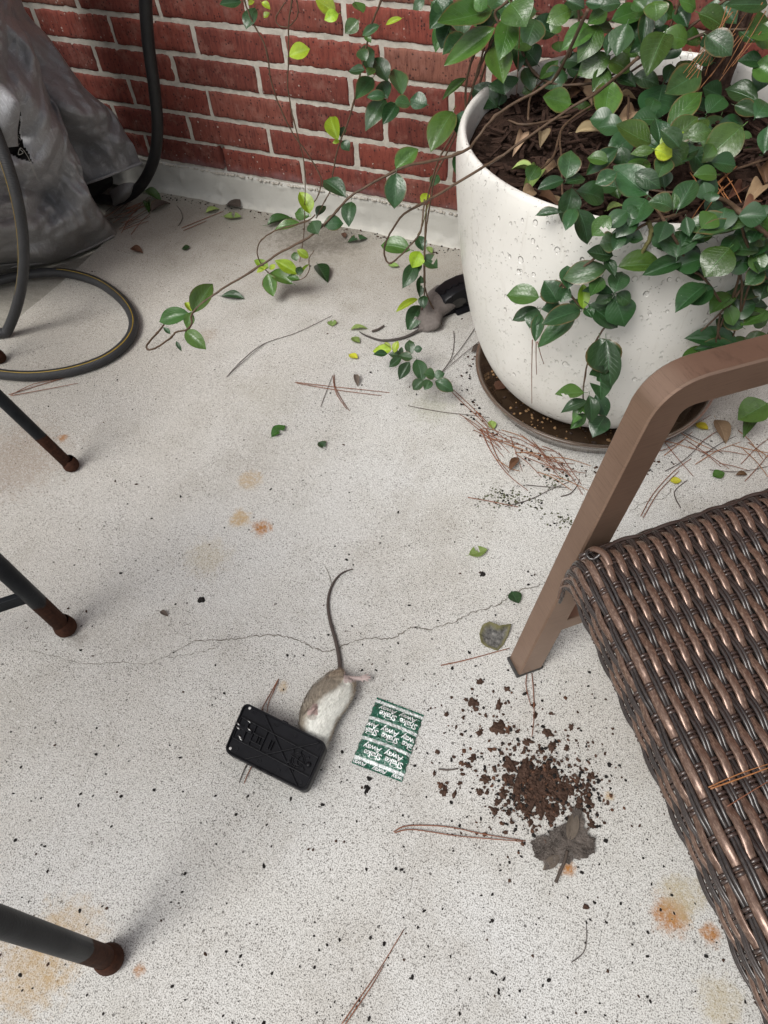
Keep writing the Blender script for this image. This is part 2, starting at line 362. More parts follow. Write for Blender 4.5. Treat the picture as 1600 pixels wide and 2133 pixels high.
# ================================================================== PLANTER
PC = Vector((1.492, -.398, 0))
PROF = [(.150, .030), (.178, .034), (.198, .048), (.219, .072), (.241, .112), (.259, .160), (.2745, .222), (.286, .285), (.2935, .34), (.299, .40), (.3025, .45), (.304, .49), (.303, .515), (.300, .529)]
def pot_r(z):
    if z <= PROF[0][1]: return PROF[0][0]
    for (r1, z1), (r2, z2) in zip(PROF, PROF[1:]):
        if z <= z2: return r1+(r2-r1)*(z-z1)/(z2-z1)
    return PROF[-1][0]
def mat_pot():
    s = NT('white_glazed_planter'); P = s.obj()
    c = s.ramp(s.noise(P, 5, 4, .6), [(.3, (.70, .68, .63)), (.7, (.80, .785, .74))])
    v = s.voro(P, 260); q = s.sep(v.outputs['Color'])[0]
    c = s.mix(s.math('MULTIPLY', s.math('LESS_THAN', v.outputs['Distance'], s.smooth(q, .8, 1, 0, .3)), .55), c, (.25, .22, .18))
    c = s.mix(s.smooth(s.noise(s.scalev(P, (60, 60, 9)), 1, 4, .7), .56, .76, 0, .34), c, (.45, .41, .34))
    z = s.sep(P)[2]; c = s.mix(s.smooth(s.math('ADD', z, s.math('MULTIPLY', s.noise(P, 30, 3), .05)), .11, .04, 0, .5), c, (.40, .36, .30))
    # dimples of many sizes: shallow rings
    h = None
    for sc, lo, rr in ((52, .62, .28), (88, .45, .30), (160, .5, .3)):
        v = s.voro(s.scalev(P, (1, 1, .8)), sc); q = s.sep(v.outputs['Color'])[0]
        a = s.smooth(s.math('DIVIDE', v.outputs['Distance'], s.smooth(q, lo, 1, .02, rr)), .72, 1.05, -1, 0)
        h = a if h is None else s.math('ADD', h, s.math('MULTIPLY', a, .7))
    return s.fin(c, .30, s.bump(h, .9, .0024), Specular_IOR_Level=.45)
MAT['pot'] = mat_pot()
pot = empty('planter_pot', PC, 'large round white dimpled planter pot standing in a brown saucer', 'planter')
mb = MB(); sm = spline([(r, z, 0) for r, z in PROF], 5)
mb.lathe([(.002, .030)]+[(p.x, p.y) for p in sm]+[(.2975, .5345), (.293, .5365), (.289, .534), (.2865, .526), (.286, .50), (.283, .44)], 160)
mb.build('shell', MAT['pot'], pot).location = (0, 0, 0)
for o in pot.children: o.matrix_parent_inverse = Matrix()          # shell is built about the pot's own axis

s = NT('brown_clear_plastic'); P = s.obj()
MAT['saucer'] = s.fin(s.ramp(s.noise(P, 18, 4), [(.3, (.085, .055, .038)), (.7, (.14, .095, .066))]), .22, None, Transmission_Weight=.35, IOR=1.45, Alpha=1.0)
sau = empty('plant_saucer', PC, 'translucent brown plastic saucer with dirty water under the white pot', 'saucer')
mb = MB(); mb.lathe([(.001, .004), (.205, .004), (.214, .008), (.222, .020), (.232, .032), (.240, .047), (.2455, .0505), (.250, .050), (.2505, .046), (.2465, .044), (.238, .030), (.228, .016), (.222, .001), (.001, .0005)], 128)
o = mb.build('dish', MAT['saucer'], sau); o.matrix_parent_inverse = Matrix()
s = NT('standing_water'); P = s.obj()
MAT['water'] = s.fin(s.ramp(s.noise(P, 14, 5, .65), [(.3, (.022, .014, .009)), (.65, (.055, .034, .02)), (.8, (.12, .08, .05))]), s.ramp(s.noise(P, 9, 3), [(.4, .08), (.6, .45)]), None)
mb = MB(); mb.lathe([(.001, .0135), (.2175, .0135)], 96); o = mb.build('water', MAT['water'], sau); o.matrix_parent_inverse = Matrix()
MAT['tan'] = simple('tan_crumbs', (.27, .16, .075), .8, 400, .5, .4); MAT['darkwood'] = simple('wet_bark', (.035, .02, .014), .75, 200, .6, .5)
mb = MB()
for k in range(130):
    a = rnd.uniform(2.6, 5.3); r = rnd.uniform(.165, .215); q = rnd.uniform(.0012, .0042)
    lump(mb, (PC.x+r*math.cos(a), PC.y+r*math.sin(a), .0145), q, q, q*.7, 900+k, .4, 0 if rnd.random() < .55 else 1)
mb.build('sediment', [MAT['tan'], MAT['darkwood']], sau, kind='stuff')

# soil and mulch inside
MAT['soil'] = simple('dark_potting_soil', (.030, .017, .012), .95, 120, 1.0, .5, .15, vscale=60, bdist=.006)
mb = MB(); mb.grid(lambda u, v: (lambda r, a: (PC.x+r*math.cos(a), PC.y+r*math.sin(a), .478+.016*fbm((r*math.cos(a)*9, r*math.sin(a)*9, 1), 3)+.015*(r/.284)**2))(.001+.284*v, u*2*math.pi), 96, 30)
soil = mb.build('soil', MAT['soil'], pot)
MAT['mulch'] = simple('shredded_bark_mulch', (.036, .020, .014), .9, 160, .8, .5, .2, vscale=80)
mb = MB()
for k in range(900):
    a = rnd.uniform(0, 6.283); r = .275*math.sqrt(rnd.random()); L = rnd.uniform(.012, .045); d = rnd.uniform(0, 6.283); t = rnd.uniform(-.25, .25)
    c = Vector((PC.x+r*math.cos(a), PC.y+r*math.sin(a), .497+rnd.uniform(-.006, .010)))
    ax = Vector((math.cos(d), math.sin(d), t)).normalized(); sd_ = ax.cross(Vector((rnd.uniform(-.4, .4), rnd.uniform(-.4, .4), 1))).normalized()
    if r+L > .285: L *= .5
    mb.box(c, ax*L*.5, sd_*rnd.uniform(.0012, .0038), ax.cross(sd_)*.0012)
mb.build('bark_mulch', MAT['mulch'], pot, smooth=False, kind='stuff')

# ================================================================== LEAVES
def leaf_mat(name, c1, c2, vein, rough=.3, spec=.55, trans=0.):
    s = NT(name); u = s.sep(s.uv()); r = s.rand(); P = s.offs(s.obj(), 9)
    d = s.math('ABSOLUTE', s.math('SUBTRACT', u[0], .5))
    mid = s.smooth(d, .022, .008, 0, .55)
    # side veins sweep forward from the midrib
    ph = s.math('ADD', s.math('MULTIPLY', u[1], 9.0), s.math('MULTIPLY', d, -5.0))
    fr = s.math('ABSOLUTE', s.math('SUBTRACT', s.math('FRACT', ph), .5))
    side = s.math('MULTIPLY', s.smooth(fr, .06, .015, 0, .28), s.smooth(d, .45, .3))
    c = s.mix(r, c1, c2); c = s.mix(s.smooth(s.noise(P, 3, 4, .6), .4, .75, 0, .6), c, tuple(x*.55 for x in c1)); hv = s.n('HueSaturation'); s.set(hv.inputs['Hue'], s.math('ADD', .457 if c1[1] > c1[0]*1.5 else .49, s.math('MULTIPLY', s.math('FRACT', s.math('MULTIPLY', r, 7.3)), .035))); s.set(hv.inputs['Value'], s.math('ADD', .8, s.math('MULTIPLY', s.math('FRACT', s.math('MULTIPLY', r, 13.1)), .8))); s.set(hv.inputs['Color'], c); c = hv.outputs[0]
    c = s.mix(s.math('MULTIPLY', s.smooth(s.math('ADD', d, s.math('MULTIPLY', s.noise(P, 5, 3), .16)), .50, .57), s.smooth(r, .6, .8, 0, .7)), c, (.14, .085, .035))
    c = s.mix(s.math('ADD', mid, side, True), c, vein)
    v = s.voro(P, 11); q = s.sep(v.outputs['Color'])[0]
    c = s.mix(s.math('MULTIPLY', s.math('LESS_THAN', v.outputs['Distance'], s.smooth(q, .93, 1, 0, .12)), .8), c, (.42, .42, .34))
    h = s.math('ADD', s.math('MULTIPLY', s.math('ADD', mid, side), -1.0), s.noise(P, 6, 3))
    geo = s.n('NewGeometry'); c = s.mix(s.math('MULTIPLY', geo.outputs['Backfacing'], .6), c, tuple(min(1, x*1.6+.02) for x in c2))
    return s.fin(c, rough, s.bump(h, .35, .002), Specular_IOR_Level=spec)
LM = [leaf_mat('dark_glossy_leaf', (.013, .047, .017), (.022, .064, .022), (.065, .15, .07), .28, .5),
      leaf_mat('mid_green_leaf', (.024, .082, .015), (.038, .108, .020), (.085, .18, .06), .27, .5),
      leaf_mat('young_lime_leaf', (.12, .25, .012), (.20, .33, .022), (.26, .42, .07), .36, .45),
      leaf_mat('yellowing_leaf', (.42, .36, .02), (.33, .33, .03), (.45, .42, .1), .5, .4),
      leaf_mat('dry_tan_leaf', (.20, .135, .08), (.28, .20, .13), (.34, .26, .17), .8, .2),
      leaf_mat('brown_leaf', (.085, .038, .022), (.13, .06, .035), (.16, .09, .06), .6, .35),
      leaf_mat('faded_green_leaf', (.16, .24, .06), (.20, .27, .08), (.30, .36, .16), .6, .3),
      leaf_mat('grey_decayed_leaf', (.075, .058, .048), (.10, .078, .066), (.15, .125, .11), .85, .2),
      leaf_mat('grey_olive_leaf', (.17, .165, .12), (.13, .13, .09), (.24, .23, .18), .7, .3)]
def leaf_mesh(k, curl, fold, wave, shape, bite=0, torn=0):
    mb = MB(); nv, nu = 10, 6; q = random.Random(k)
    def half(t):
        a = (math.sin(math.pi*t**shape))**.82*.5
        return a*(1-.35*max(0, t-.8)/.2*.6)
    rows = []
    for j in range(nv+1):
        t = j/nv; hw = half(t) if 0 < j < nv else .004
        for i in range(nu+1):
            e = (i/nu-.5)*2; x = e*hw
            z = curl*(-(t-.35)**2)+fold*abs(e)*hw*1.6 - .30*fold*e*e*hw + wave*math.sin(t*9+k+e*1.5)*abs(e)
            y = t - .02*abs(e)*math.sin(t*7+k)
            mb.uv[len(mb.v)] = (i/nu, t); mb.v.append((x, y, z))
    W = nu+1
    for j in range(nv):
        for i in range(nu):
            if bite and (i if bite % 2 else nu-1-i) <= (2 if j == 5+bite % 3 else 1 if j == 4+bite % 3 else -1): continue
            if torn and j > torn+(i % 3): continue
            a = j*W+i; mb.f.append((a, a+1, a+W+1, a+W)); mb.mi.append(0)
    # leaf stalk
    b = len(mb.v)
    for (y, zz, r) in ((-.13, -.01, .016), (0, 0, .018)):
        for a in range(3): mb.v.append((r*math.cos(a*2.1), y, zz+r*math.sin(a*2.1)))
    for a in range(3): mb.f.append((b+a, b+(a+1) % 3, b+3+(a+1) % 3, b+3+a)); mb.mi.append(0)
    return mb
LSH = [(.55, .28, .012, .92), (.30, .35, .02, 1.0), (.75, .20, .015, .85), (.15, .42, .01, .95), (-.25, .30, .02, .9), (.95, .32, .018, 1.02), (.45, .5, .025, .88), (.6, .15, .03, .97)]
LME = {}
def get_leaf(shape, c, bite=0, torn=0):
    key = (shape, c, bite, torn)
    if key not in LME: LME[key] = leaf_mesh(shape, *LSH[shape], bite=bite, torn=torn).mesh('leaf', LM[c])
    return LME[key]
def put_leaf(name, Pb, Pt, width, nrm, c, parent=None, shape=None, bite=0, torn=0, wscale=1):
    ax = Pt-Pb; L = ax.length; y = ax.normalized(); n_ = (nrm-y*nrm.dot(y)).normalized(); x = y.cross(n_)
    o = bpy.data.objects.new(name, get_leaf(rnd.randrange(len(LSH)) if shape is None else shape, c, bite, torn)); COL.objects.link(o)
    m = Matrix((x*width*1.08, y*L, n_*L*.6*wscale)).transposed().to_4x4(); m.translation = Pb
    if parent is not None: o.parent = parent; o.matrix_parent_inverse = parent.matrix_world.inverted()
    o.matrix_world = m if parent is None else m
    if parent is not None: o.matrix_basis = m
    return o
def at(px, py, spec, j=0.):
    k, v = spec
    if k == 'z': return gp(px, py, v+j)
    if k == 'y': return wp(px, py, v+j)
    d = ray(px, py); best = None                         # 'pot': v metres off the planter's outer face
    for i in range(420):
        t = .5+i*.004; X = CAM+d*t; e = math.hypot(X.x-PC.x, X.y-PC.y)-(pot_r(X.z)+v+j)
        if best is None or e < best[0]: best = (e, X)
        if e <= 0: return X
    return best[1]
plant = empty('potted_vine', (1.56, -.22, .5), 'climbing vine with glossy green leaves growing in the white pot and trailing over it', 'plant')
ZV = Vector((0, 0, 1))
def vine_leaf(ox, oy, sc, L, spec, jit=.02, tilt=.3):
    for row in L:
        bx, by, tx, ty, wd, c = row[:6]; bite = row[6] if len(row) > 6 else 0
        bx, by, tx, ty = ox+bx/sc, oy+by/sc, ox+tx/sc, oy+ty/sc
        sp = spec(bx, by) if callable(spec) else spec
        Pb = at(bx, by, sp, rnd.uniform(-jit, jit)); D = (Pb-CAM).dot(fw)
        d = ray(tx, ty); Pt = CAM+d*(D*1.0)
        L0 = (Pt-Pb).length; Pt = CAM+d*(D+rnd.uniform(-tilt, tilt)*L0)
        nrm = (CAM-Pb).normalized()*.75+ZV*.55+Vector((rnd.uniform(-.35, .35), rnd.uniform(-.35, .35), 0))
        put_leaf('leaf', Pb, Pb+(Pt-Pb)*1.10, wd/sc*D/FPX*1.22, nrm, c, plant, bite=bite)
def spec0(px, py):
    if px < 1075: return ('y', -.36)
    if py < 235: return ('y', -.30)
    if py > 440: return ('pot', .03)
    return ('z', .575)
P0 = [(290, 48, 48, 112, 110, 1), (305, 130, 85, 300, 85, 1), (372, 10, 440, 100, 130, 1), (290, 60, 225, 120, 60, 0), (370, 80, 335, 250, 90, 1), (300, 215, 335, 375, 100, 1), (340, 360, 345, 440, 110, 0),
      (315, 510, 205, 415, 90, 0), (320, 500, 335, 435, 45, 0), (240, 600, 255, 455, 58, 0), (165, 370, 60, 462, 35, 1), (100, 525, 0, 690, 100, 1), (220, 575, 105, 570, 60, 0), (205, 620, 110, 610, 55, 0),
      (380, 715, 330, 560, 105, 0), (350, 715, 410, 570, 70, 1), (380, 735, 318, 825, 70, 1), (290, 845, 390, 880, 80, 0), (165, 715, 135, 845, 80, 0), (240, 620, 195, 745, 60, 0), (665, 495, 540, 465, 85, 1),
      (662, 515, 750, 570, 85, 1), (850, 380, 815, 570, 105, 1), (640, 845, 665, 715, 88, 0), (635, 870, 722, 850, 60, 0), (628, 855, 515, 890, 50, 0), (670, 890, 635, 1040, 85, 0), (690, 905, 825, 940, 85, 0),
      (700, 995, 750, 1145, 95, 0), (680, 990, 640, 1080, 55, 0), (850, 1030, 770, 1115, 70, 1, 3), (620, 1010, 500, 1020, 40, 0), (1045, 685, 890, 610, 110, 1), (1055, 715, 955, 725, 40, 1), (1085, 690, 1190, 620, 55, 2),
      (1060, 710, 1140, 740, 65, 2), (1120, 690, 1200, 770, 90, 1), (1120, 745, 1080, 835, 75, 0), (1090, 690, 1070, 570, 80, 0), (1125, 605, 1280, 430, 85, 1), (1120, 680, 1260, 560, 90, 1), (1215, 650, 1325, 615, 70, 1),
      (1225, 705, 1325, 830, 110, 0), (1480, 600, 1310, 750, 130, 1), (1550, 480, 1410, 420, 95, 0), (1440, 500, 1540, 540, 60, 0), (1280, 340, 1120, 440, 110, 0), (1100, 400, 1060, 565, 145, 0), (960, 360, 1075, 395, 65, 0),
      (870, 370, 965, 400, 65, 0), (845, 285, 935, 330, 90, 1), (850, 265, 705, 345, 85, 1), (840, 320, 775, 420, 65, 1), (800, 120, 710, 270, 90, 1), (770, 125, 640, 205, 80, 1), (930, 110, 880, 250, 95, 0), (870, 150, 835, 250, 50, 0),
      (860, 95, 1000, 40, 75, 1), (835, 50, 750, 105, 60, 1), (665, 45, 558, 95, 70, 1), (900, 15, 805, 25, 60, 0), (730, 10, 810, 25, 50, 0), (1110, 150, 1030, 330, 110, 1), (1270, 60, 1395, 120, 105, 1), (1600, 20, 1420, 20, 80, 0),
      (1060, 0, 1070, 80, 90, 1), (1020, 60, 1005, 200, 60, 0), (1030, 930, 880, 810, 120, 0), (880, 820, 785, 870, 60, 0), (890, 700, 750, 810, 65, 0), (905, 700, 900, 790, 70, 0), (970, 820, 1080, 885, 70, 0),
      (1020, 945, 945, 1060, 115, 0), (1150, 990, 1055, 950, 90, 0), (1170, 1000, 1245, 860, 85, 0), (1150, 1000, 1155, 925, 40, 1), (1600, 600, 1580, 720, 60, 0), (460, 860, 500, 790, 60, 1), (430, 440, 510, 410, 50, 1),
      (510, 380, 590, 300, 45, 1), (440, 320, 480, 420, 60, 0), (590, 400, 640, 360, 45, 0), (1180, 700, 1100, 620, 70, 0), (1300, 560, 1240, 660, 70, 1), (1540, 560, 1600, 480, 80, 0), (1500, 140, 1600, 100, 70, 1),
      (20, 0, 60, 60, 60, 0), (100, 0, 30, 30, 60, 0), (640, 0, 720, 30, 60, 0), (200, 0, 260, 30, 60, 1), (1180, 0, 1260, 30, 70, 1), (960, 0, 1010, 40, 60, 1)]
vine_leaf(900, 0, 2.2857, P0, spec0, .025)
P0b = [(1460, 1075, 1205, 1065, 95, 0), (1460, 1085, 1260, 1125, 70, 0), (1515, 1155, 1560, 1080, 55, 0), (1560, 1195, 1378, 1180, 90, 0), (1165, 1225, 1180, 1100, 130, 0), (1300, 1150, 1200, 1100, 80, 0), (880, 1150, 805, 1160, 80, 0), (1600, 1190, 1560, 1290, 80, 0)]
vine_leaf(900, 0, 2.2857, P0b, ('pot', .04), .012)
P2 = [(865, 190, 750, 175, 75, 0), (830, 245, 635, 290, 85, 0), (870, 285, 825, 205, 50, 0), (885, 240, 1085, 225, 85, 1), (870, 360, 905, 262, 78, 0), (810, 290, 760, 370, 60, 1), (720, 440, 722, 330, 45, 2), (865, 365, 730, 355, 55, 0),
      (865, 375, 785, 405, 45, 0), (870, 385, 920, 518, 115, 0), (880, 370, 945, 410, 60, 0), (745, 420, 880, 520, 90, 0), (730, 440, 760, 478, 45, 0), (720, 438, 660, 405, 38, 0), (650, 345, 645, 240, 65, 0), (600, 410, 540, 315, 90, 0),
      (610, 410, 650, 345, 50, 0), (510, 385, 366, 370, 80, 1), (520, 440, 625, 445, 52, 0), (505, 440, 392, 490, 50, 0), (500, 440, 465, 522, 60, 0), (515, 460, 495, 585, 50, 0), (710, 445, 545, 500, 75, 0), (690, 470, 527, 615, 80, 0),
      (1195, 210, 1022, 270, 65, 0), (1420, 150, 1310, 270, 130, 1), (1310, 300, 1197, 240, 70, 0), (1295, 330, 1172, 435, 85, 0), (1600, 345, 1420, 365, 105, 0), (1455, 615, 1232, 575, 85, 0), (1440, 615, 1268, 630, 60, 0),
      (1480, 530, 1390, 470, 75, 0), (1600, 450, 1480, 520, 80, 1), (1600, 560, 1490, 620, 70, 1), (1600, 430, 1400, 450, 70, 0), (800, 580, 825, 738, 130, 0), (830, 590, 850, 800, 90, 0, 4),
      (800, 700, 800, 865, 90, 0, 6), (725, 840, 600, 845, 60, 1, 5), (740, 880, 620, 920, 50, 0), (750, 850, 765, 970, 60, 0), (780, 850, 830, 945, 60, 0), (740, 885, 670, 975, 50, 1, 3), (735, 940, 668, 1005, 45, 1), (825, 950, 770, 1035, 80, 0),
      (1580, 250, 1500, 320, 70, 0), (1590, 520, 1540, 470, 70, 1), (1500, 60, 1590, 130, 70, 0), (1560, 400, 1600, 300, 80, 0)]
vine_leaf(900, 450, 2.2857, P2, ('pot', .035), .014)
vine_leaf(900, 450, 2.2857, [(1600, 890, 1470, 965, 110, 1)], ('z', .09), 0)
P3 = [(275, 10, 165, 20, 55, 0), (350, 40, 300, 140, 65, 0), (345, 5, 315, 25, 25, 2), (385, 10, 430, 40, 30, 2), (430, 70, 400, 95, 30, 2), (800, 70, 695, 0, 70, 2), (815, 75, 745, 100, 50, 2), (905, 10, 945, 70, 60, 1), (925, 110, 860, 180, 65, 1),
      (540, 310, 645, 270, 70, 2), (1040, 140, 950, 190, 40, 0), (960, 195, 990, 225, 30, 1), (1165, 100, 1080, 130, 25, 2), (965, 335, 930, 265, 55, 0), (985, 390, 960, 235, 65, 0), (1090, 450, 1020, 320, 75, 0), (962, 390, 882, 400, 60, 0),
      (975, 420, 1010, 375, 45, 1), (1005, 430, 920, 535, 75, 0), (1085, 545, 1050, 450, 70, 0), (1080, 535, 985, 530, 45, 0), (1075, 545, 970, 695, 85, 0), (1165, 530, 1125, 392, 85, 0), (1127, 570, 1210, 575, 78, 0), (1140, 575, 1068, 675, 65, 0),
      (1305, 580, 1215, 545, 72, 0), (810, 775, 765, 650, 68, 2), (825, 760, 845, 705, 35, 0), (835, 782, 870, 830, 45, 0), (820, 780, 785, 792, 18, 2), (1330, 1035, 1365, 975, 48, 0), (1275, 1125, 1312, 1072, 38, 2), (1400, 90, 1355, 265, 60, 1),
      (1290, 0, 1230, 45, 50, 0), (1330, 10, 1410, 60, 80, 0), (655, 1185, 605, 1070, 65, 2), (650, 1200, 572, 1180, 55, 1), (690, 1200, 735, 1140, 42, 0), (600, 1235, 462, 1265, 45, 1)]
vine_leaf(400, 0, 2.6667, P3, ('y', -.19), .03)
S2Z = lambda px: .36+.24*max(0, min(1, (px-400)/570))
P3b = [(850, 1090, 738, 1000, 85, 0), (1135, 958, 1125, 1140, 95, 0), (1130, 938, 1245, 830, 80, 1), (885, 1112, 865, 1228, 68, 0), (730, 1245, 832, 1235, 70, 0), (700, 1300, 670, 1232, 70, 0)]
vine_leaf(400, 0, 2.6667, P3b, lambda x, y: ('z', S2Z(x)), .0)
P4 = [(415, 925, 540, 725, 110, 1), (385, 925, 182, 975, 95, 1), (360, 1050, 490, 1165, 85, 1), (400, 920, 375, 1025, 60, 1), (405, 915, 365, 850, 45, 2), (255, 1075, 210, 1030, 28, 0), (295, 1125, 330, 1190, 22, 0)]
vine_leaf(280, 380, 3.404, P4, ('z', .36), .0, .2)
P4b = [(1165, 650, 1012, 560, 70, 2), (1120, 715, 968, 630, 80, 1), (945, 645, 985, 795, 85, 1), (1235, 535, 1160, 478, 45, 2), (1150, 555, 1130, 495, 45, 1), (955, 610, 860, 560, 55, 2), (940, 600, 870, 635, 30, 2), (960, 620, 995, 585, 30, 2),
       (1170, 665, 1235, 580, 20, 2), (1160, 655, 1180, 595, 45, 0), (1170, 685, 1085, 665, 40, 1)]
vine_leaf(280, 380, 3.404, P4b, ('y', -.36), .01)
P5 = [(705, 320, 445, 260, 150, 1), (800, 330, 740, 470, 120, 2), (810, 390, 960, 480, 120, 0, 13), (830, 330, 790, 190, 90, 0), (760, 450, 655, 655, 110, 0), (800, 430, 790, 525, 35, 0), (800, 770, 810, 575, 75, 0, 12), (780, 785, 588, 888, 55, 2),
      (835, 750, 830, 855, 75, 0), (815, 840, 700, 1045, 130, 0, 15)]
vine_leaf(700, 450, 4.571, P5, ('y', -.33), .012)
P5b = [(535, 1265, 370, 1290, 85, 2), (555, 1300, 585, 1195, 60, 2), (525, 1255, 462, 1205, 28, 2), (490, 1310, 370, 1315, 55, 0), (710, 1320, 700, 1182, 78, 0), (745, 1275, 815, 1260, 55, 0), (610, 1320, 625, 1255, 38, 0), (620, 1330, 515, 1310, 70, 0),
       (735, 1355, 610, 1330, 75, 0), (620, 1345, 515, 1430, 65, 0), (700, 1385, 610, 1540, 90, 0), (770, 1360, 825, 1550, 115, 0), (840, 1500, 940, 1520, 110, 0), (940, 1530, 1025, 1495, 80, 0), (940, 1565, 1100, 1650, 100, 0), (830, 1560, 738, 1645, 85, 0), (895, 1560, 850, 1645, 75, 0)]
vine_leaf(700, 450, 4.571, P5b, ('z', .07), .012)
def scatter(n, x0, x1, y0, y1, ln, cs):
    L = []
    for k in range(n):
        x, y, a, l = rnd.uniform(x0, x1), rnd.uniform(y0, y1), rnd.uniform(0, 6.28), ln*rnd.uniform(.75, 1.35); L.append((x, y, x+l*math.cos(a), y+l*math.sin(a)*.85+6, l*rnd.uniform(.55, .8), rnd.choice(cs)))
    return L
n_before = set(plant.children)
vine_leaf(0, 0, 1, scatter(44, 1060, 1420, -20, 150, 44, (0, 0, 1)), ('y', -.24), .05); vine_leaf(0, 0, 1, scatter(12, 930, 1080, -15, 120, 46, (0, 1)), ('y', -.30), .04)
vine_leaf(0, 0, 1, scatter(22, 1430, 1610, -15, 330, 48, (0, 0, 1)), ('y', -.28), .05); vine_leaf(0, 0, 1, scatter(34, 1450, 1615, 440, 720, 50, (0, 0, 1)), ('pot', .03), .016)
vine_leaf(0, 0, 1, scatter(26, 1230, 1500, 230, 430, 44, (0, 0, 1)), ('z', .55), .02)
vine_leaf(0, 0, 1, scatter(14, 1290, 1480, 430, 520, 42, (0, 0)), ('pot', .02), .012)
mass = [o for o in plant.children if o not in n_before and o.name.startswith('leaf')]
cnt_leaf = sum(1 for o in plant.children if o.name.startswith('leaf')); mm = MB(); over = max(0, cnt_leaf+22-298)
for o in sorted(mass, key=lambda o: o.matrix_basis.to_scale().x*o.matrix_basis.to_scale().y)[:over]:      # beyond the first 300 leaves: one joined part
    M_ = o.matrix_basis; b0 = len(mm.v); mi_ = LM.index(o.data.materials[0]); uvl = o.data.uv_layers[0].data
    for lp in o.data.loops: mm.uv[b0+lp.vertex_index] = tuple(uvl[lp.index].uv)
    mm.v += [tuple(M_ @ v.co) for v in o.data.vertices]; fs_ = [tuple(b0+i for i in f.vertices) for f in o.data.polygons]; mm.f += fs_; mm.mi += [mi_]*len(fs_); bpy.data.objects.remove(o, do_unlink=True)
if mm.v: mm.build('leaf_mass', LM, plant, kind='stuff')
# stems
MAT['stem'] = simple('brown_vine_stem', (.088, .054, .032), .6, 500, .4, .35, .4, vscale=90)
MAT['greenstem'] = simple('green_vine_stem', (.13, .12, .045), .55, 500, .3, .35, .4, vscale=60)
MAT['bark'] = simple('grey_brown_bark', (.075, .045, .034), .85, 140, .9, .45, .2, vscale=70, bdist=.004)
def stem(pts, spec, r0, r1, m='stem', n=5):
    P = []
    for p in pts:
        sp = spec(p[0], p[1]) if callable(spec) else (p[2] if len(p) > 2 else spec)
        P.append(at(p[0], p[1], sp))
    P = spline(P, n); L = len(P); mb = MB()
    mb.tube([q+Vector((rnd.uniform(-1, 1), rnd.uniform(-1, 1), rnd.uniform(-1, 1)))*.0006 for q in P], [(r0+(r1-r0)*i/L)*(1+(.35 if i % 11 == 5 else 0)) for i in range(L)], 6)
    mb.build('stem', MAT[m], plant)
zz = lambda v: ('z', v)
stem([(1330, 120, zz(.72)), (1245, 192, zz(.66)), (1191, 223, zz(.64)), (1049, 322, zz(.60)), (1000, 352, zz(.57)), (900, 413, zz(.52)), (842, 446, zz(.46)), (812, 487, zz(.40)), (800, 522, zz(.36)), (806, 544, zz(.34)), (818, 546, zz(.34)), (853, 513, zz(.36)), (875, 483, zz(.38)), (881, 450, zz(.40)), (884, 415, zz(.42))], None, .0020, .0015)
stem([(1225, 20, zz(.80)), (1162, 153, zz(.68)), (1127, 184, zz(.66)), (1044, 232, zz(.64)), (996, 284, zz(.62))]+[(x, y, zz(S2Z(x))) for x, y in ((974, 311), (914, 332), (850, 345), (794, 371), (730, 409), (696, 446), (659, 482), (629, 503), (580, 528), (538, 556), (471, 597), (444, 615), (402, 650), (399, 674), (389, 687), (368, 691), (353, 705), (327, 724), (309, 728), (306, 718), (324, 697), (342, 677))], None, .0021, .0015)
Y2 = ('y', -.19)
stem([(500, -30), (509, 0), (524, 41), (554, 101), (565, 169), (584, 225), (610, 277), (640, 319), (662, 356), (670, 379), (662, 409), (651, 424)], Y2, .0018, .0013)
stem([(612, -30), (608, 0), (601, 56), (602, 112), (599, 169), (606, 225), (621, 285), (632, 330), (636, 375), (635, 420), (634, 468), (630, 509), (622, 560)], ('y', -.21), .0018, .0011)
stem([(800, -30), (794, 0), (775, 49), (765, 90), (749, 161), (741, 195), (726, 251), (707, 300), (694, 356), (689, 394), (674, 424), (659, 454)], ('y', -.18), .0021, .0014)
stem([(595, 4), (576, 34), (580, 52), (599, 56), (617, 37), (621, 15), (612, -15)], ('y', -.2), .0014, .0012)
stem([(656, 448), (638, 461), (580, 478), (550, 495), (536, 518), (541, 544), (562, 571), (597, 584), (630, 581), (644, 562), (644, 539), (654, 522)], ('y', -.36), .0017, .0010)
stem([(1010, 60), (985, 120), (972, 171), (970, 245), (972, 306), (983, 337), (1000, 352)], ('y', -.37), .0020, .0020)
stem([(1020, 60), (996, 142), (970, 232), (940, 285), (917, 326), (902, 367), (891, 412), (887, 450), (885, 505), (883, 555), (884, 586), (886, 603), (897, 632), (914, 662), (925, 686), (947, 702), (973, 704), (1000, 682)], ('y', -.33), .0020, .0015)
stem([(1035, 60), (1000, 170), (955, 270), (925, 330), (905, 372), (897, 420), (889, 470), (885, 520), (885, 603), (879, 647), (878, 686), (884, 723), (893, 750), (898, 767)], ('y', -.335), .0018, .0013)
stem([(884, 722), (880, 740), (872, 745)], ('y', -.335), .0014, .0011)
stem([(893, 424), (880, 470), (870, 490)], ('y', -.33), .0013, .0012, 'greenstem')
stem([(1330, 390, zz(.53)), (1346, 407, zz(.54)), (1392, 470, ('pot', .02)), (1434, 551, ('pot', .02)), (1473, 586, ('pot', .025)), (1512, 647, ('pot', .03))], None, .0024, .0018)
stem([(1430, 440, zz(.54)), (1403, 450, zz(.543)), (1350, 464, ('pot', .012)), (1285, 503, ('pot', .025)), (1228, 547, ('pot', .03)), (1171, 590, ('pot', .03)), (1130, 645, ('pot', .03))], None, .0022, .0014)
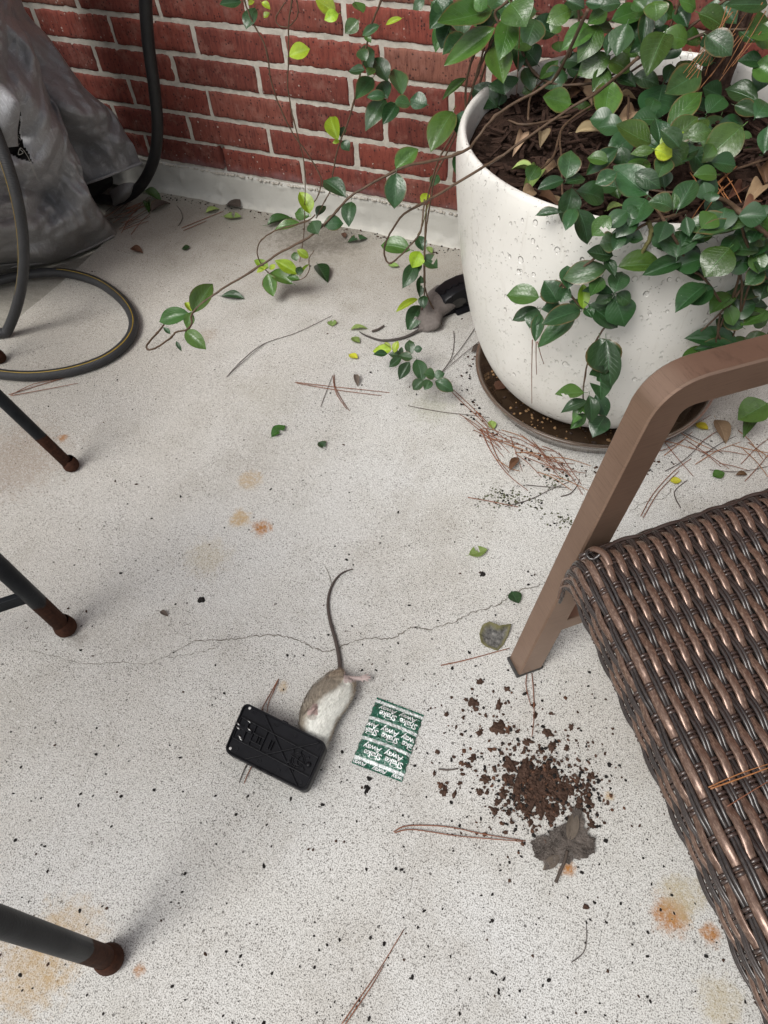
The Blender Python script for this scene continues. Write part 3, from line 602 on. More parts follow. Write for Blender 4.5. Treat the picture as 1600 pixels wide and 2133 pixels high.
stem([(1171, 590), (1189, 616), (1215, 642), (1262, 670), (1245, 704), (1224, 756), (1215, 822), (1225, 850), (1262, 868)], ('pot', .028), .0018, .0012)
stem([(1350, 462), (1357, 480), (1350, 505), (1335, 530)], ('pot', .012), .0035, .0028, 'greenstem')
stem([(1066, -20), (1066, 39), (1084, 96), (1110, 149), (1149, 173), (1189, 177), (1237, 173), (1290, 160)], ('y', -.30), .0026, .0022)
stem([(1070, -10), (1057, 4), (1031, 26), (1042, 59), (1027, 83), (1005, 127), (983, 188), (972, 227)], ('y', -.36), .0024, .0018)
for pts in ([(1525, -10), (1430, 60), (1333, 120), (1270, 160)], [(1560, 60), (1470, 70), (1380, 110), (1280, 170)], [(1420, -10), (1395, 60), (1388, 80)], [(1200, -10), (1205, 60), (1170, 160)], [(1310, 60), (1240, 110), (1200, 160), (1165, 220)],
            [(1190, 60), (1180, 120), (1160, 190), (1165, 260)], [(1420, 60), (1360, 130), (1280, 200)]): stem(pts, ('y', -.27), .0023, .0018)
for pts in ([(1240, 215), (1172, 265), (1170, 330), (1172, 410)], [(1310, 200), (1308, 260), (1312, 300)], [(1100, 250), (1110, 190), (1160, 150)], [(1190, 240), (1100, 260), (1060, 250)], [(1600, 330), (1480, 370), (1400, 400), (1300, 380)], [(1165, 280), (1150, 330), (1100, 370)]): stem(pts, ('z', .53), .0020, .0016)
stem([(1600, 492, ('pot', .05)), (1540, 440, ('pot', .03)), (1505, 415, zz(.54)), (1440, 400, zz(.53))], None, .0032, .0030)
for pts in ([(1545, 470), (1553, 500), (1580, 560), (1620, 600)], [(1545, 545), (1530, 610), (1500, 680), (1490, 720)], [(1540, 550), (1545, 600), (1540, 680)], [(1600, 500), (1570, 570), (1540, 660), (1520, 720)], [(1600, 520), (1530, 620), (1460, 690)], [(1500, 655), (1497, 700), (1520, 720)]): stem(pts, ('pot', .03), .0019, .0012)
# trunk of twisted stems
T0 = gp(1475, 215, .49)
for k in range(6):
    a = k*1.05; mb = MB(); P = []
    for i in range(15):
        t = i/14; rr = .016+.004*math.sin(k); th = a+t*1.5
        P.append(T0+Vector((rr*math.cos(th)+.02*t, rr*math.sin(th)-.02*t, t*.72-.02)))
    P = spline(P, 3); mb.tube(P, [(.0105-.004*(i/len(P)))*(1+.12*math.sin(i*1.3+k)) for i in range(len(P))], 8); mb.build('trunk', MAT['bark'], plant)
# the rest of the vine above the picture
for k in range(7):
    a = rnd.uniform(0, 6.28); b = T0+Vector((.02, -.02, .68)); P = [b+Vector((math.cos(a)*.09*i, math.sin(a)*.05*i-.01*i, .06*i-.016*i*i)) for i in range(6)]
    mb = MB(); mb.tube(spline(P, 4), .002, 5); mb.build('stem', MAT['stem'], plant)
    for i in range(1, 6):
        for sgn in (-1, 1):
            d = Vector((rnd.uniform(-1, 1), rnd.uniform(-1, 1), rnd.uniform(-.3, .4))).normalized()
            if k < 2: put_leaf('leaf', P[i], P[i]+d*.055, .03, ZV+Vector((rnd.uniform(-.3, .3), rnd.uniform(-.3, .3), 0)), rnd.choice((0, 0, 1)), plant)
print('leaves', sum(1 for o in plant.children if o.name.startswith('leaf')))

# dead leaves lying on the soil
DL = [(640, 1020, 560, 940, 45, 4), (560, 980, 620, 940, 40, 4), (440, 620, 410, 690, 45, 4), (520, 690, 530, 580, 55, 4), (670, 630, 830, 600, 45, 4), (480, 820, 380, 790, 50, 6), (510, 800, 460, 870, 60, 6), (430, 930, 500, 890, 60, 4),
      (600, 800, 530, 820, 50, 4), (500, 960, 600, 960, 45, 5), (980, 520, 900, 560, 60, 4), (700, 420, 760, 470, 55, 4), (730, 400, 660, 440, 50, 5), (1590, 870, 1520, 920, 70, 4), (1560, 950, 1500, 960, 60, 5), (1190, 280, 1240, 310, 40, 4),
      (880, 460, 960, 440, 40, 4), (830, 1000, 900, 960, 40, 6), (1100, 300, 1160, 260, 45, 4), (1560, 780, 1600, 830, 60, 5), (1480, 900, 1420, 930, 50, 5), (640, 480, 580, 440, 50, 5)]
DN = ['pale curled', 'tan', 'grey crumpled', 'bleached upright', 'long grey', 'olive', 'yellow green', 'tan cupped', 'small tan', 'long brown', 'broad tan', 'tan', 'brown', 'large tan', 'brown', 'small tan', 'narrow tan', 'olive', 'tan', 'brown', 'brown', 'brown']
for (bx, by, tx, ty, wd, c), dn in zip(DL, DN):
    Pb = gp(900+bx/2.2857, by/2.2857, .508); D = (Pb-CAM).dot(fw); Pt = gp(900+tx/2.2857, ty/2.2857, .512+rnd.uniform(0, .015))
    o = put_leaf('dead_leaf', Pb, Pt, wd/2.2857*D/FPX*1.1, ZV+Vector((rnd.uniform(-.4, .4), rnd.uniform(-.8, .1), 0)), c, None, shape=rnd.choice((5, 6, 2)), wscale=1.8)
    o['label'] = dn+' dry leaf lying on the dark soil inside the white pot'; o['category'] = 'dead leaf'; o['group'] = 'dry leaves on the soil of the pot'

# ================================================================== TARP COVER
def mat_tarp():
    s = NT('silver_poly_tarp'); P = s.pos(); u = s.sep(s.uv())
    c = s.ramp(s.noise(P, 9, 4, .6), [(.3, (.235, .232, .24)), (.7, (.31, .308, .32))])
    c = s.mix(s.smooth(s.noise(s.scalev(P, (90, 60, 22)), 1, 5, .75), .55, .78, 0, .3), c, (.50, .51, .54))
    ln = s.math('ABSOLUTE', s.math('SUBTRACT', s.noise(s.scalev(P, (26, 26, 15)), 1, 4, .65, 1.2), .5)); c = s.mix(s.smooth(ln, .02, .003, 0, .4), c, (.46, .47, .50))      # crease lines painted pale to stand in for bright fold highlights
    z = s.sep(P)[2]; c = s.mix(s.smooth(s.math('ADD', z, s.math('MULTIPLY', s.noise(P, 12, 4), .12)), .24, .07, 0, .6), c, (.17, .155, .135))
    wv = s.math('ADD', s.math('SINE', s.math('MULTIPLY', u[0], 1500)), s.math('SINE', s.math('MULTIPLY', u[1], 1500)))
    rg = s.math('ABSOLUTE', s.math('SUBTRACT', s.noise(s.scalev(P, (45, 45, 16)), 1, 5, .72, .6), .5)); h = s.math('ADD', s.math('MULTIPLY', wv, .05), s.math('ADD', s.math('MULTIPLY', rg, -4.0), s.noise(P, 170, 3, .7)))
    return s.fin(c, .36, s.bump(h, .5, .004), Metallic=.1, Specular_IOR_Level=.7, Coat_Weight=.15, Coat_Roughness=.25)
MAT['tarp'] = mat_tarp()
MAT['void'] = simple('shade_black', (.012, .012, .012), .7, 60, .2, .3, .3)  # plain black standing in for the deep shade under the tarp
tarp = empty('tarp_cover', (-.25, -.3, 0), 'crumpled silver grey tarp draped over equipment in the corner', 'tarp')
def net(rows, nu, nv):
    C = [[Vector(p) for p in r] for r in rows]
    cols = [spline([r[i] for r in C], 10) for i in range(len(C[0]))]       # down
    J = len(cols[0])
    def f(u, v):
        y = v*(J-1); j = min(int(y), J-2); fy = y-j
        pts = [c[j].lerp(c[j+1], fy) for c in cols]
        x = u*(len(pts)-1); i = min(int(x), len(pts)-2); t = x-i
        a, b, c_, d = pts[max(i-1, 0)], pts[i], pts[i+1], pts[min(i+2, len(pts)-1)]
        return .5*((2*b)+(c_-a)*t+(2*a-5*b+4*c_-d)*t*t+(3*b-a-3*c_+d)*t**3)
    return f
CRD = [(Vector((math.cos(a_)*.5, math.sin(a_)*.8, b_)).normalized(), f_, k_) for a_, b_, f_, k_ in ((.6, .25, 3.4, .50), (1.5, -.45, 5.5, .42), (2.3, .35, 7.5, .40), (.2, .9, 8.5, .36), (1.1, 1.0, 15, .34), (2.0, -.9, 19, .32), (.9, .1, 27, .30), (1.8, .5, 41, .26))]
def crease(p, amp, seed):                 # sharp folds: triangle waves in many directions, bent by noise
    h = 0.
    wv = Vector((mnoise.noise(p*5+Vector((seed, 0, 0))), mnoise.noise(p*5+Vector((0, seed, 0))), mnoise.noise(p*5+Vector((0, 0, seed)))))*.05
    for k, (d, f, sl_) in enumerate(CRD):
        x = (p+wv*(1 if k < 4 else .6)).dot(d)*f+seed*.37*k; t = abs((x % 1)-.5)*2-.5; m_ = min(1, max(0, .55+1.6*mnoise.noise(p*6+Vector((k*3.1, seed, 0))))); h += t*sl_/(2*f)*m_
    return h*amp
def sheet(name, rows, nu, nv, amp, seed, hem=None, keep=None, thick=.0016):
    f = net(rows, nu, nv); mb = MB()
    def g(u, v):
        p = f(u, v); d = crease(p, amp, seed)
        n_ = Vector((.75, -.45, .25)); edgef = 1-.85*max(0, (v-.82)/.18)
        return p+n_*d*edgef
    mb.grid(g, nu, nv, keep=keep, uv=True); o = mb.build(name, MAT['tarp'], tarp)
    so_ = o.modifiers.new('thick', 'SOLIDIFY'); so_.thickness = thick; so_.offset = 0; return o
def inpoly(x, y, poly):
    r = False
    for i in range(len(poly)):
        x1, y1 = poly[i]; x2, y2 = poly[i-1]
        if (y1 > y) != (y2 > y) and x < (x2-x1)*(y-y1)/(y2-y1)+x1: r = not r
    return r
HOLE = [(34, 236), (44, 232), (42, 280), (50, 302), (70, 340), (40, 330), (14, 318), (8, 300), (28, 296)]
W = wp
A = [[W(-330, -700, -.50), W(-200, -500, -.46), W(-120, -420, -.40), W(-60, -380, -.33), W(-30, -360, -.24), W(-40, -350, -.16)],
     [W(-260, -60, -.62), W(-120, -40, -.56), W(-40, -20, -.48), W(10, 0, -.38), W(22, 0, -.27), W(14, -2, -.15)],
     [W(-230, 60, -.66), W(-100, 70, -.59), W(-20, 80, -.51), W(35, 90, -.42), W(58, 95, -.30), W(44, 85, -.17)],
     [W(-220, 170, -.70), W(-90, 170, -.61), W(-5, 175, -.53), W(62, 185, -.44), W(108, 205, -.31), W(90, 190, -.17)],
     [W(-220, 280, -.74), W(-90, 290, -.64), W(0, 290, -.54), W(92, 275, -.43), W(134, 285, -.33), W(120, 280, -.17)],
     [W(-220, 380, -.76), W(-90, 390, -.67), W(0, 390, -.57), W(98, 380, -.46), W(170, 375, -.34), W(160, 370, -.18)],
     [W(-210, 480, -.76), W(-90, 480, -.67), W(0, 480, -.575), W(100, 470, -.47), W(212, 452, -.32), W(205, 440, -.18)],
     [W(-200, 590, -.72), W(-90, 576, -.62), W(0, 558, -.515), W(110, 545, -.425), W(238, 492, -.272), W(222, 470, -.17)]]
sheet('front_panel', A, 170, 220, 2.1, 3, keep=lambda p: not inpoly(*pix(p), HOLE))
B = [[W(-120, -380, -.22), W(-60, -340, -.20), W(-30, -330, -.14), W(-20, -330, -.09)],
     [W(-40, -20, -.28), W(10, -10, -.25), W(35, -5, -.19), W(38, -4, -.12)],
     [W(20, 80, -.30), W(60, 85, -.27), W(95, 82, -.20), W(98, 80, -.12)],
     [W(70, 180, -.31), W(110, 180, -.28), W(165, 178, -.20), W(170, 178, -.11)],
     [W(110, 240, -.30), W(165, 240, -.28), W(225, 235, -.21), W(236, 238, -.11)],
     [W(120, 290, -.24), W(170, 292, -.215), W(225, 285, -.18), W(262, 280, -.12)],
     [W(140, 350, -.24), W(185, 345, -.215), W(240, 330, -.17), W(284, 318, -.115)],
     [W(150, 392, -.24), W(205, 374, -.215), W(250, 357, -.17), W(296, 340, -.11)]]
sheet('back_panel', B, 100, 150, 1.5, 11)
hb = MB(); hb.tube(spline([W(150, 391, -.243), W(205, 373, -.218), W(250, 356, -.173), W(296, 339, -.113)], 8), .0028, 6, flat=1.6); hb.build('hem', MAT['tarp'], tarp)
hb = MB(); hb.tube(spline([W(-200, 592, -.72), W(-90, 579, -.62), W(0, 561, -.517), W(60, 552, -.475), W(110, 544, -.428), W(180, 520, -.35), W(238, 491, -.274)], 8), .0018, 6, flat=2.2); hb.build('hem', MAT['tarp'], tarp)
# loose bottom strip lying folded on the floor
C_ = [[W(-190, 560, -.66), W(-60, 556, -.575), W(60, 545, -.47), W(150, 528, -.38), W(225, 492, -.285)], [W(-190, 590, -.68), W(-60, 580, -.575), W(50, 566, -.455), W(130, 551, -.375), W(205, 515, -.285)]]
sheet('bottom_flap', C_+[[p+Vector((0, .02, -.002)) for p in C_[1]]], 40, 12, .15, 5)
D_ = [[W(228, 400, -.13), W(250, 384, -.135), W(275, 380, -.125), W(290, 388, -.10)], [W(234, 418, -.14), W(252, 404, -.15), W(270, 402, -.135), W(280, 408, -.10)], [W(236, 432, -.13), W(248, 424, -.14), W(258, 420, -.13), W(262, 416, -.10)]]
sheet('rolled_corner', D_, 20, 16, .12, 8)
# torn flap with a ragged edge beside the hole
E_ = [[W(-60, 150, -.60), W(-30, 160, -.585), W(0, 172, -.565), W(12, 180, -.56)], [W(-60, 220, -.62), W(-20, 222, -.605), W(20, 216, -.59), W(39, 218, -.575)], [W(-60, 270, -.63), W(-20, 272, -.615), W(15, 270, -.595), W(36, 272, -.57)], [W(-60, 312, -.62), W(-20, 312, -.61), W(12, 307, -.59), W(38, 304, -.565)]]
sheet('torn_flap', E_, 36, 40, .2, 14)
th = MB()
for k in range(26):
    t = rnd.random(); y = 216+90*t; b = W(39-3*math.sin(t*9), y, -.572); e = b+Vector((rnd.uniform(.0, .007), rnd.uniform(-.004, .001), rnd.uniform(-.006, .004))); th.tube([b, e], .0004, 3)
th.tube(spline([W(40, 310, -.56), W(48, 318, -.56), W(38, 322, -.56), W(44, 308, -.56), W(60, 330, -.55), W(72, 360, -.54), W(82, 378, -.535)], 5), .0005, 4)
th.build('frayed_thread', simple('pale_thread', (.38, .37, .34), .8), tarp)
inn = empty('covered_equipment', (-.4, -.3, 0), 'added dark box for the equipment under the grey tarp, so its gap reads as shade', 'equipment')
mb = MB(); mb.box((-.50, -.29, .45), (.30, 0, 0), (0, .17, 0), (0, 0, .30)); mb.box((-.44, -.235, .075), (.39, 0, 0), (0, .205, 0), (0, 0, .070)); bevel(mb.build('gap_shade_box', MAT['void'], inn, smooth=False), .02)  # dark boxes added so the gap below the tarp looks shaded
for x, y in ((-.1, -.15), (-.1, -.43), (-.72, -.15), (-.72, -.43)):
    mb = MB(); mb.tube([(x, y, -.014), (x, y, .08)], .018, 10); mb.build('leg', MAT['void'], inn)

# ================================================================== HOSES
def mat_hose(name, c, ridge):
    s = NT(name); u = s.sep(s.uv()); P = s.pos()
    col = s.ramp(s.noise(P, 25, 4), [(.3, tuple(x*.7 for x in c)), (.7, c)])
    col = s.mix(s.smooth(s.noise(s.scalev(P, (60, 60, 20)), 1, 4, .7), .6, .8, 0, .35), col, (.10, .10, .10))
    h = s.math('SINE', s.math('MULTIPLY', u[1], ridge))
    return s.fin(col, .45, s.bump(h, .35, .0012), Specular_IOR_Level=.32)
def hose(path, r, m, parent, name='tube', n=16):
    mb = MB(); mb.tube(path, r, n); L = 0
    for i in range(len(path)):
        if i: L += (path[i]-path[i-1]).length
        for k in range(n): mb.uv[i*n+k] = (k/n, L)
    return mb.build(name, m, parent)
MAT['hose_black'] = mat_hose('black_rubber', (.016, .016, .017), 0); MAT['hose_grey'] = mat_hose('ribbed_grey_rubber', (.042, .042, .044), 2000)
HY = -.125
bh = empty('black_conduit', wp(255, 412, -.115), 'thick black hose hanging down the brick wall and curving under the tarp', 'hose')
bp = spline([wp(300, -330, HY), wp(301, -120, HY), wp(303, 0, HY), wp(309, 90, HY), (wp(321, 180, HY)), wp(328, 260, HY), wp(322, 325, HY), wp(303, 372, -.12), wp(277, 402, -.115), wp(245, 418, -.115), wp(205, 428, -.12)], 10)
hose([Vector((p.x, p.y, max(p.z, .006))) for p in bp], .0150, MAT['hose_black'], bh)
gh = empty('garden_hose', gp(150, 772), 'dark grey garden hose with a yellow stripe looping over the floor', 'hose')
zr = .0125
fl = [gp(-60, 602, zr-.006), gp(0, 584, zr-.006), gp(60, 571, zr-.006), gp(130, 568, zr), gp(200, 586, zr), gp(252, 622, zr), gp(278, 665, zr), gp(268, 707, zr), gp(222, 746, zr), gp(150, 772, zr), gp(70, 783, zr), gp(0, 779, zr), gp(-70, 768, zr)]
fp = spline(fl, 14); hose(fp, .0122, MAT['hose_grey'], gh)
MAT['yellow'] = simple('yellow_stripe', (.30, .20, .02), .5, None, var=.3)
st = MB()
st.tube([p+((Vector((1.15, -1.0, 0))-Vector((p.x, p.y, 0))).normalized()*.35+ZV*1.0).normalized()*.0116 for p in fp[40:]], .0016, 5); st.build('stripe', MAT['yellow'], gh)
up_ = spline([wp(-70, 120, -.60), wp(-25, 235, -.61), wp(6, 315, -.62), wp(31, 395, -.635), wp(46, 475, -.65), wp(49, 555, -.67), wp(36, 635, -.70), wp(8, 702, -.735), wp(-30, 745, -.77)], 14)
hose([Vector((p.x, p.y, max(p.z, .012))) for p in up_], .0122, MAT['hose_grey'], gh)
st = MB(); st.tube([p+Vector((-.45, -.75, .2)).normalized()*.0117 for p in up_[20:100]], .0009, 5); st.build('stripe', MAT['yellow'], gh)

# ================================================================== BLACK METAL FURNITURE AT THE LEFT
def mat_rustleg():
    s = NT('black_paint_rusting'); P = s.pos(); z = s.sep(P)[2]
    rust = s.ramp(s.noise(P, 120, 5, .7), [(.3, (.030, .014, .010)), (.6, (.060, .026, .016)), (.8, (.10, .042, .02))])
    paint = s.ramp(s.noise(P, 30, 4), [(.3, (.009, .010, .012)), (.7, (.018, .020, .023))])
    k = s.smooth(s.math('ADD', z, s.math('MULTIPLY', s.noise(P, 22, 3), .05)), .132, .124)
    return s.fin(s.mix(k, paint, rust), s.math('ADD', s.math('MULTIPLY', k, .4), .42), s.bump(s.noise(P, 350, 4, .7), .35, .001), Specular_IOR_Level=.10)
MAT['rustleg'] = mat_rustleg()
def leg(foot, top, r, rf, parent, name='leg'):
    mb = MB(); mb.tube([foot+(top-foot)*t for t in (.02, .25, .5, .75, 1)], r, 18); l = mb.build(name, MAT['rustleg'], parent)
    mb = MB(); mb.lathe([(.001, 0), (rf*.72, .0005), (rf*.95, rf*.35), (rf, rf*.7), (rf*.93, rf*1.15), (r*1.12, rf*1.6), (r, rf*1.75)], 24, foot); mb.build('foot_cap', MAT['rustleg'], l)
LA, LB, LC, LD = gp(152, 975), gp(142, 1313), gp(234, 2000), gp(2, 752)
tb = empty('patio_table', (LB+LC)/2, 'black metal table leg pair with rusty ball feet at the left edge', 'table')
q = Vector((-.38, -.38, 0))
legs = [(LB, LB+Vector((-.012, -.045, .70))), (LC, LC+Vector((0, .006, .70))), (LB+q, LB+q+Vector((-.01, 0, .70))), (LC+q, LC+q+Vector((-.01, 0, .70)))]
for f, t in legs: leg(f, t, .0140, .0190, tb)
for a, b in ((0, 2), (1, 3)):
    mb = MB(); pa = legs[a][0].lerp(legs[a][1], .185 if a == 0 else .5); pb = legs[b][0].lerp(legs[b][1], .185 if a == 0 else .5); d = (pb-pa).normalized(); pa = pa+d*.008
    mb.box((pa+pb)/2, (pb-pa)/2, d.cross(ZV)*.006, ZV*.011); bevel(mb.build('stretcher', MAT['rustleg'], tb, smooth=False), .002)
mb = MB()
tc = [l[1] for l in legs]
for i in range(13):
    t = i/12; mb.box((tc[0].lerp(tc[1], t)+tc[2].lerp(tc[3], t))/2, (tc[2].lerp(tc[3], t)-tc[0].lerp(tc[1], t))/2, (tc[1]-tc[0]).normalized()*.008, ZV*.006)
for a, b in ((0, 1), (2, 3)): mb.box((tc[a]+tc[b])/2-ZV*.018, (tc[b]-tc[a])/2, q.normalized()*.011, ZV*.011)
mb.build('slatted_top', MAT['rustleg'], tb, smooth=False)
ch = empty('patio_chair', (LA+LD)/2, 'black metal chair with thin rusty splayed legs beside the coiled hose', 'chair')
q2 = (LA-LD).cross(ZV).normalized()*.42; q2 = q2 if q2.y < 0 else -q2
lean = Vector((-.045, -.075, .44))
cl = [(LA, LA+lean), (LD, LD+lean), (LA+q2, LA+q2+Vector((-.03, .03, .44))), (LD+q2, LD+q2+Vector((-.03, .03, .44)))]
for f, t in cl: leg(f, t, .0115, .0165, ch)
mb = MB()
for i in range(11):
    t = i/10; a, b = cl[0][1].lerp(cl[1][1], t), cl[2][1].lerp(cl[3][1], t); mb.box((a+b)/2, (b-a)/2, (cl[1][1]-cl[0][1]).normalized()*.008, ZV*.004)
for a, b in ((0, 1), (2, 3)): mb.box((cl[a][1]+cl[b][1])/2-ZV*.012, (cl[b][1]-cl[a][1])/2, q2.normalized()*.009, ZV*.009)
mb.build('slatted_seat', MAT['rustleg'], ch, smooth=False)

# ================================================================== WICKER ARMCHAIR
def mat_frame():
    s = NT('brushed_bronze_frame'); P = s.pos()
    st = s.noise(s.scalev(P, (26, 26, 900)), 1, 4, .75); st2 = s.noise(s.scalev(P, (500, 500, 60)), 1, 3, .6)
    c = s.ramp(s.noise(P, 14, 4), [(.3, (.245, .158, .112)), (.7, (.30, .20, .145))])
    c = s.mix(s.smooth(st, .48, .72, 0, .35), c, (.085, .055, .042)); c = s.mix(s.smooth(st2, .62, .8, 0, .25), c, (.24, .17, .13))
    return s.fin(c, .31, s.bump(st, .12, .0008), Metallic=.65, Specular_IOR_Level=.5)
MAT['frame'] = mat_frame()
AD = Vector((math.cos(R(43)), math.sin(R(43)), 0)); WD = Vector((math.cos(R(-54)), math.sin(R(-54)), 0)); WP = Vector((AD.y, -AD.x, 0))
wc = empty('wicker_armchair', gp(1085, 1398), 'brown woven wicker armchair with bronze metal arms at the right', 'chair')
FC = (Vector((1.5242, -1.1003, 0))+Vector((1.5818, -1.1026, 0)))/2+Vector((.002, .001, 0))
def rect_sweep(path, hw, hd, side, name, parent, m):
    # rectangular section; side = horizontal width axis, second axis in the plane of the path
    mb = MB(); vs = []; L = len(path)
    for i, p in enumerate(path):
        t = (path[min(i+1, L-1)]-path[max(i-1, 0)]).normalized(); nrm = side.cross(t).normalized()
        b = .0022
        for (a, c) in ((-hw, -hd+b), (-hw+b, -hd), (hw-b, -hd), (hw, -hd+b), (hw, hd-b), (hw-b, hd), (-hw+b, hd), (-hw, hd-b)): vs.append(p+side*a+nrm*c)
    n = 8; fs = [(i*n+k, i*n+(k+1) % n, (i+1)*n+(k+1) % n, (i+1)*n+k) for i in range(L-1) for k in range(n)]
    fs += [tuple(range(n))[::-1], tuple((L-1)*n+k for k in range(n))]; mb.add(vs, fs)
    o = mb.build(name, m, parent, smooth=True); e = o.modifiers.new('split', 'EDGE_SPLIT'); e.split_angle = R(28); return o
def arm_side(base, name):
    ft = base; bend = base+AD*.092+ZV*.566; P = [ft]
    P += [ft.lerp(bend, t) for t in (.15, .4, .7, .90)]
    c0 = ft.lerp(bend, .945); c1 = bend+AD*.033
    for k in range(1, 9):
        t = k/9; P.append(c0*(1-t)**2+bend*2*t*(1-t)+c1*t*t)
    P += [c1, bend+AD*.2-ZV*.008, bend+AD*.47-ZV*.02]
    rect_sweep(P, .0175, .0205, WP, 'arm_frame', wc, MAT['frame'])
    mb = MB(); mb.box(ft+ZV*.0035, WP*.0182, AD*.0235, ZV*.0034); bevel(mb.build('foot_pad', simple('grey_plastic_foot', (.035, .034, .032), .6), wc, smooth=False), .001)
    bk = base+AD*.50; rect_sweep([bk-ZV*0+AD*.06, bk+ZV*.575], .0175, .02, WP, 'rear_leg', wc, MAT['frame'])
P0_ = FC+ZV*.0
arm_side(P0_, 'far'); arm_side(P0_+WP*.63, 'near')
rl = P0_+AD*.012+ZV*.115
for (a, b) in ((rl+AD*.03, rl+AD*.50), (rl+AD*.03+WP*.63, rl+AD*.50+WP*.63), (P0_+AD*.08+WP*.018+ZV*.30, P0_+AD*.08+WP*.61+ZV*.30), (P0_+AD*.45+WP*.018+ZV*.30, P0_+AD*.45+WP*.61+ZV*.30)):
    mb = MB(); mb.box((a+b)/2, (b-a)/2, (b-a).normalized().cross(ZV)*.010, ZV*.015); bevel(mb.build('rail', MAT['frame'], wc, smooth=False), .002)
for s_ in (.045, .585):
    a = P0_+AD*.10+WP*s_+ZV*.318; b = P0_+AD*.46+WP*s_+ZV*.318; mb = MB(); mb.box((a+b)/2, (b-a)/2, WP*.012, ZV*.012); bevel(mb.build('rail', MAT['frame'], wc, smooth=False), .002)
SO = gp(1196, 1148, .352)+AD*.030+WD*.030; SO.z = .352; RR = .030
def fold(s):
    if s >= 0: return s, 0.
    th = -s/RR
    if th < math.pi/2: return -RR*math.sin(th), -(RR-RR*math.cos(th))
    return -RR, -RR-(th-math.pi/2)*RR
def seat_pt(s, t, h):
    x, zx = fold(s); y, zy = fold(t)
    # outward normal for lifting strands off the surface
    ns = Vector((0, 0, 1)); k = 0
    if s < 0: th = min(-s/RR, math.pi/2); ns = ZV*math.cos(th)-AD*math.sin(th)
    if t < 0: th2 = min(-t/RR, math.pi/2); ns = (ns.normalized()*math.cos(th2)-WD*math.sin(th2))
    sag = -.010*math.sin(min(max(t/.58, 0), 1)*math.pi)*min(max(s/.1, 0), 1)
    return SO+AD*x+WD*y+ZV*(zx+zy+sag)+ns.normalized()*h
def mat_strand(name, c1, c2, streak, rough, metal=0.):
    s = NT(name); P = s.pos(); u = s.sep(s.uv())
    st = s.noise(s.scalev(s.n('TexCoord').outputs['UV'], (14, 160, 1)), 1, 4, .7)
    c = s.mix(s.rand(), c1, c2); c = s.mix(s.smooth(st, .45, .7, 0, .75), c, streak)
    return s.fin(c, rough, s.bump(st, .18, .0006), Specular_IOR_Level=.6, Metallic=metal)
MAT['wide'] = mat_strand('bronze_wicker', (.115, .068, .050), (.15, .092, .068), (.36, .25, .19), .25, .4)
MAT['dark'] = mat_strand('dark_wicker', (.022, .018, .017), (.034, .026, .024), (.085, .065, .056), .22)
MAT['weft'] = mat_strand('brown_wicker_weft', (.036, .024, .020), (.050, .031, .026), (.09, .06, .05), .24)
PW, PT = .0088, .0305; T0_, T1_ = -.075, .60; K0, K1 = -9, 54
def strand(s, over, rad, flat, m, name):
    mb = MB()
    L = int((T1_-T0_)/PT*9); off = [0] if name == 'wide_strand' else [-.0021, .0021]
    for d in off:
        pts = []; ups = []
        for i in range(L+1):
            t = T0_+(T1_-T0_)*i/L; ph = math.cos(math.pi*(t/PT)+(0 if over else math.pi))
            ph = math.copysign(abs(ph)**.75, ph)
            wob = .0013*mnoise.noise(Vector((s*90, t*25, d*100)))
            pts.append(seat_pt(s+d+wob, t, .0005+(.0027 if s >= 0 else .0016)*ph))
        mb2 = MB(); b = len(mb.v)
        # oriented flat tube
        n = 8
        for i, p in enumerate(pts):
            tg = (pts[min(i+1, L)]-pts[max(i-1, 0)]).normalized(); t = T0_+(T1_-T0_)*i/L
            up_n = (seat_pt(s+d, t, .01)-seat_pt(s+d, t, 0)).normalized(); a = up_n.cross(tg).normalized(); bb = tg.cross(a)
            for k in range(n):
                th = 2*math.pi*k/n; mb.uv[len(mb.v)] = (k/n, t); mb.v.append(tuple(p+a*rad*math.cos(th)+bb*rad*flat*math.sin(th)))
        for i in range(L):
            for k in range(n): mb.f.append((b+i*n+k, b+i*n+(k+1) % n, b+(i+1)*n+(k+1) % n, b+(i+1)*n+k)); mb.mi.append(0)
    mb.build(name, m, wc)
for k in range(K0, K1):
    s_ = k*PW
    if k % 2 == 0: strand(s_, True, .0050, .40, MAT['wide'], 'wide_strand')
    else: strand(s_, False, .0023, .85, MAT['dark'], 'thin_strand_pair')
for j in range(-2, 20):
    t = j*PT; mb = MB(); L = (K1-K0)*4; n = 6
    for d in (-.0024, .0024):
        b = len(mb.v); pts = []
        for i in range(L+1):
            s_ = (K0+(K1-K0-1)*i/L)*PW; kk = s_/PW
            ph = math.cos(math.pi*kk)*(1 if j % 2 == 0 else -1)
            pts.append(seat_pt(s_, t+d, -.0008-.0024*ph))
        for i, p in enumerate(pts):
            tg = (pts[min(i+1, L)]-pts[max(i-1, 0)]).normalized(); s_ = (K0+(K1-K0-1)*i/L)*PW
            un = (seat_pt(s_, t, .01)-seat_pt(s_, t, 0)).normalized(); a = un.cross(tg).normalized(); bb = tg.cross(a)
            for k in range(n):
                th = 2*math.pi*k/n; mb.uv[len(mb.v)] = (k/n, s_); mb.v.append(tuple(p+a*.0021*math.cos(th)+bb*.0019*math.sin(th)))
        for i in range(L):
            for k in range(n): mb.f.append((b+i*n+k, b+i*n+(k+1) % n, b+(i+1)*n+(k+1) % n, b+(i+1)*n+k)); mb.mi.append(0)
    mb.build('weft_pair', MAT['weft'], wc)
mb = MB(); mb.grid(lambda u, v: seat_pt(-.05+.5*u, -.05+.64*v, -.0075), 40, 40); mb.build('seat_shade_sheet', simple('weave_shade_black', (.012, .010, .009), .9, 200, .4), wc)  # dark sheet below the weave, standing in for shade in its gaps
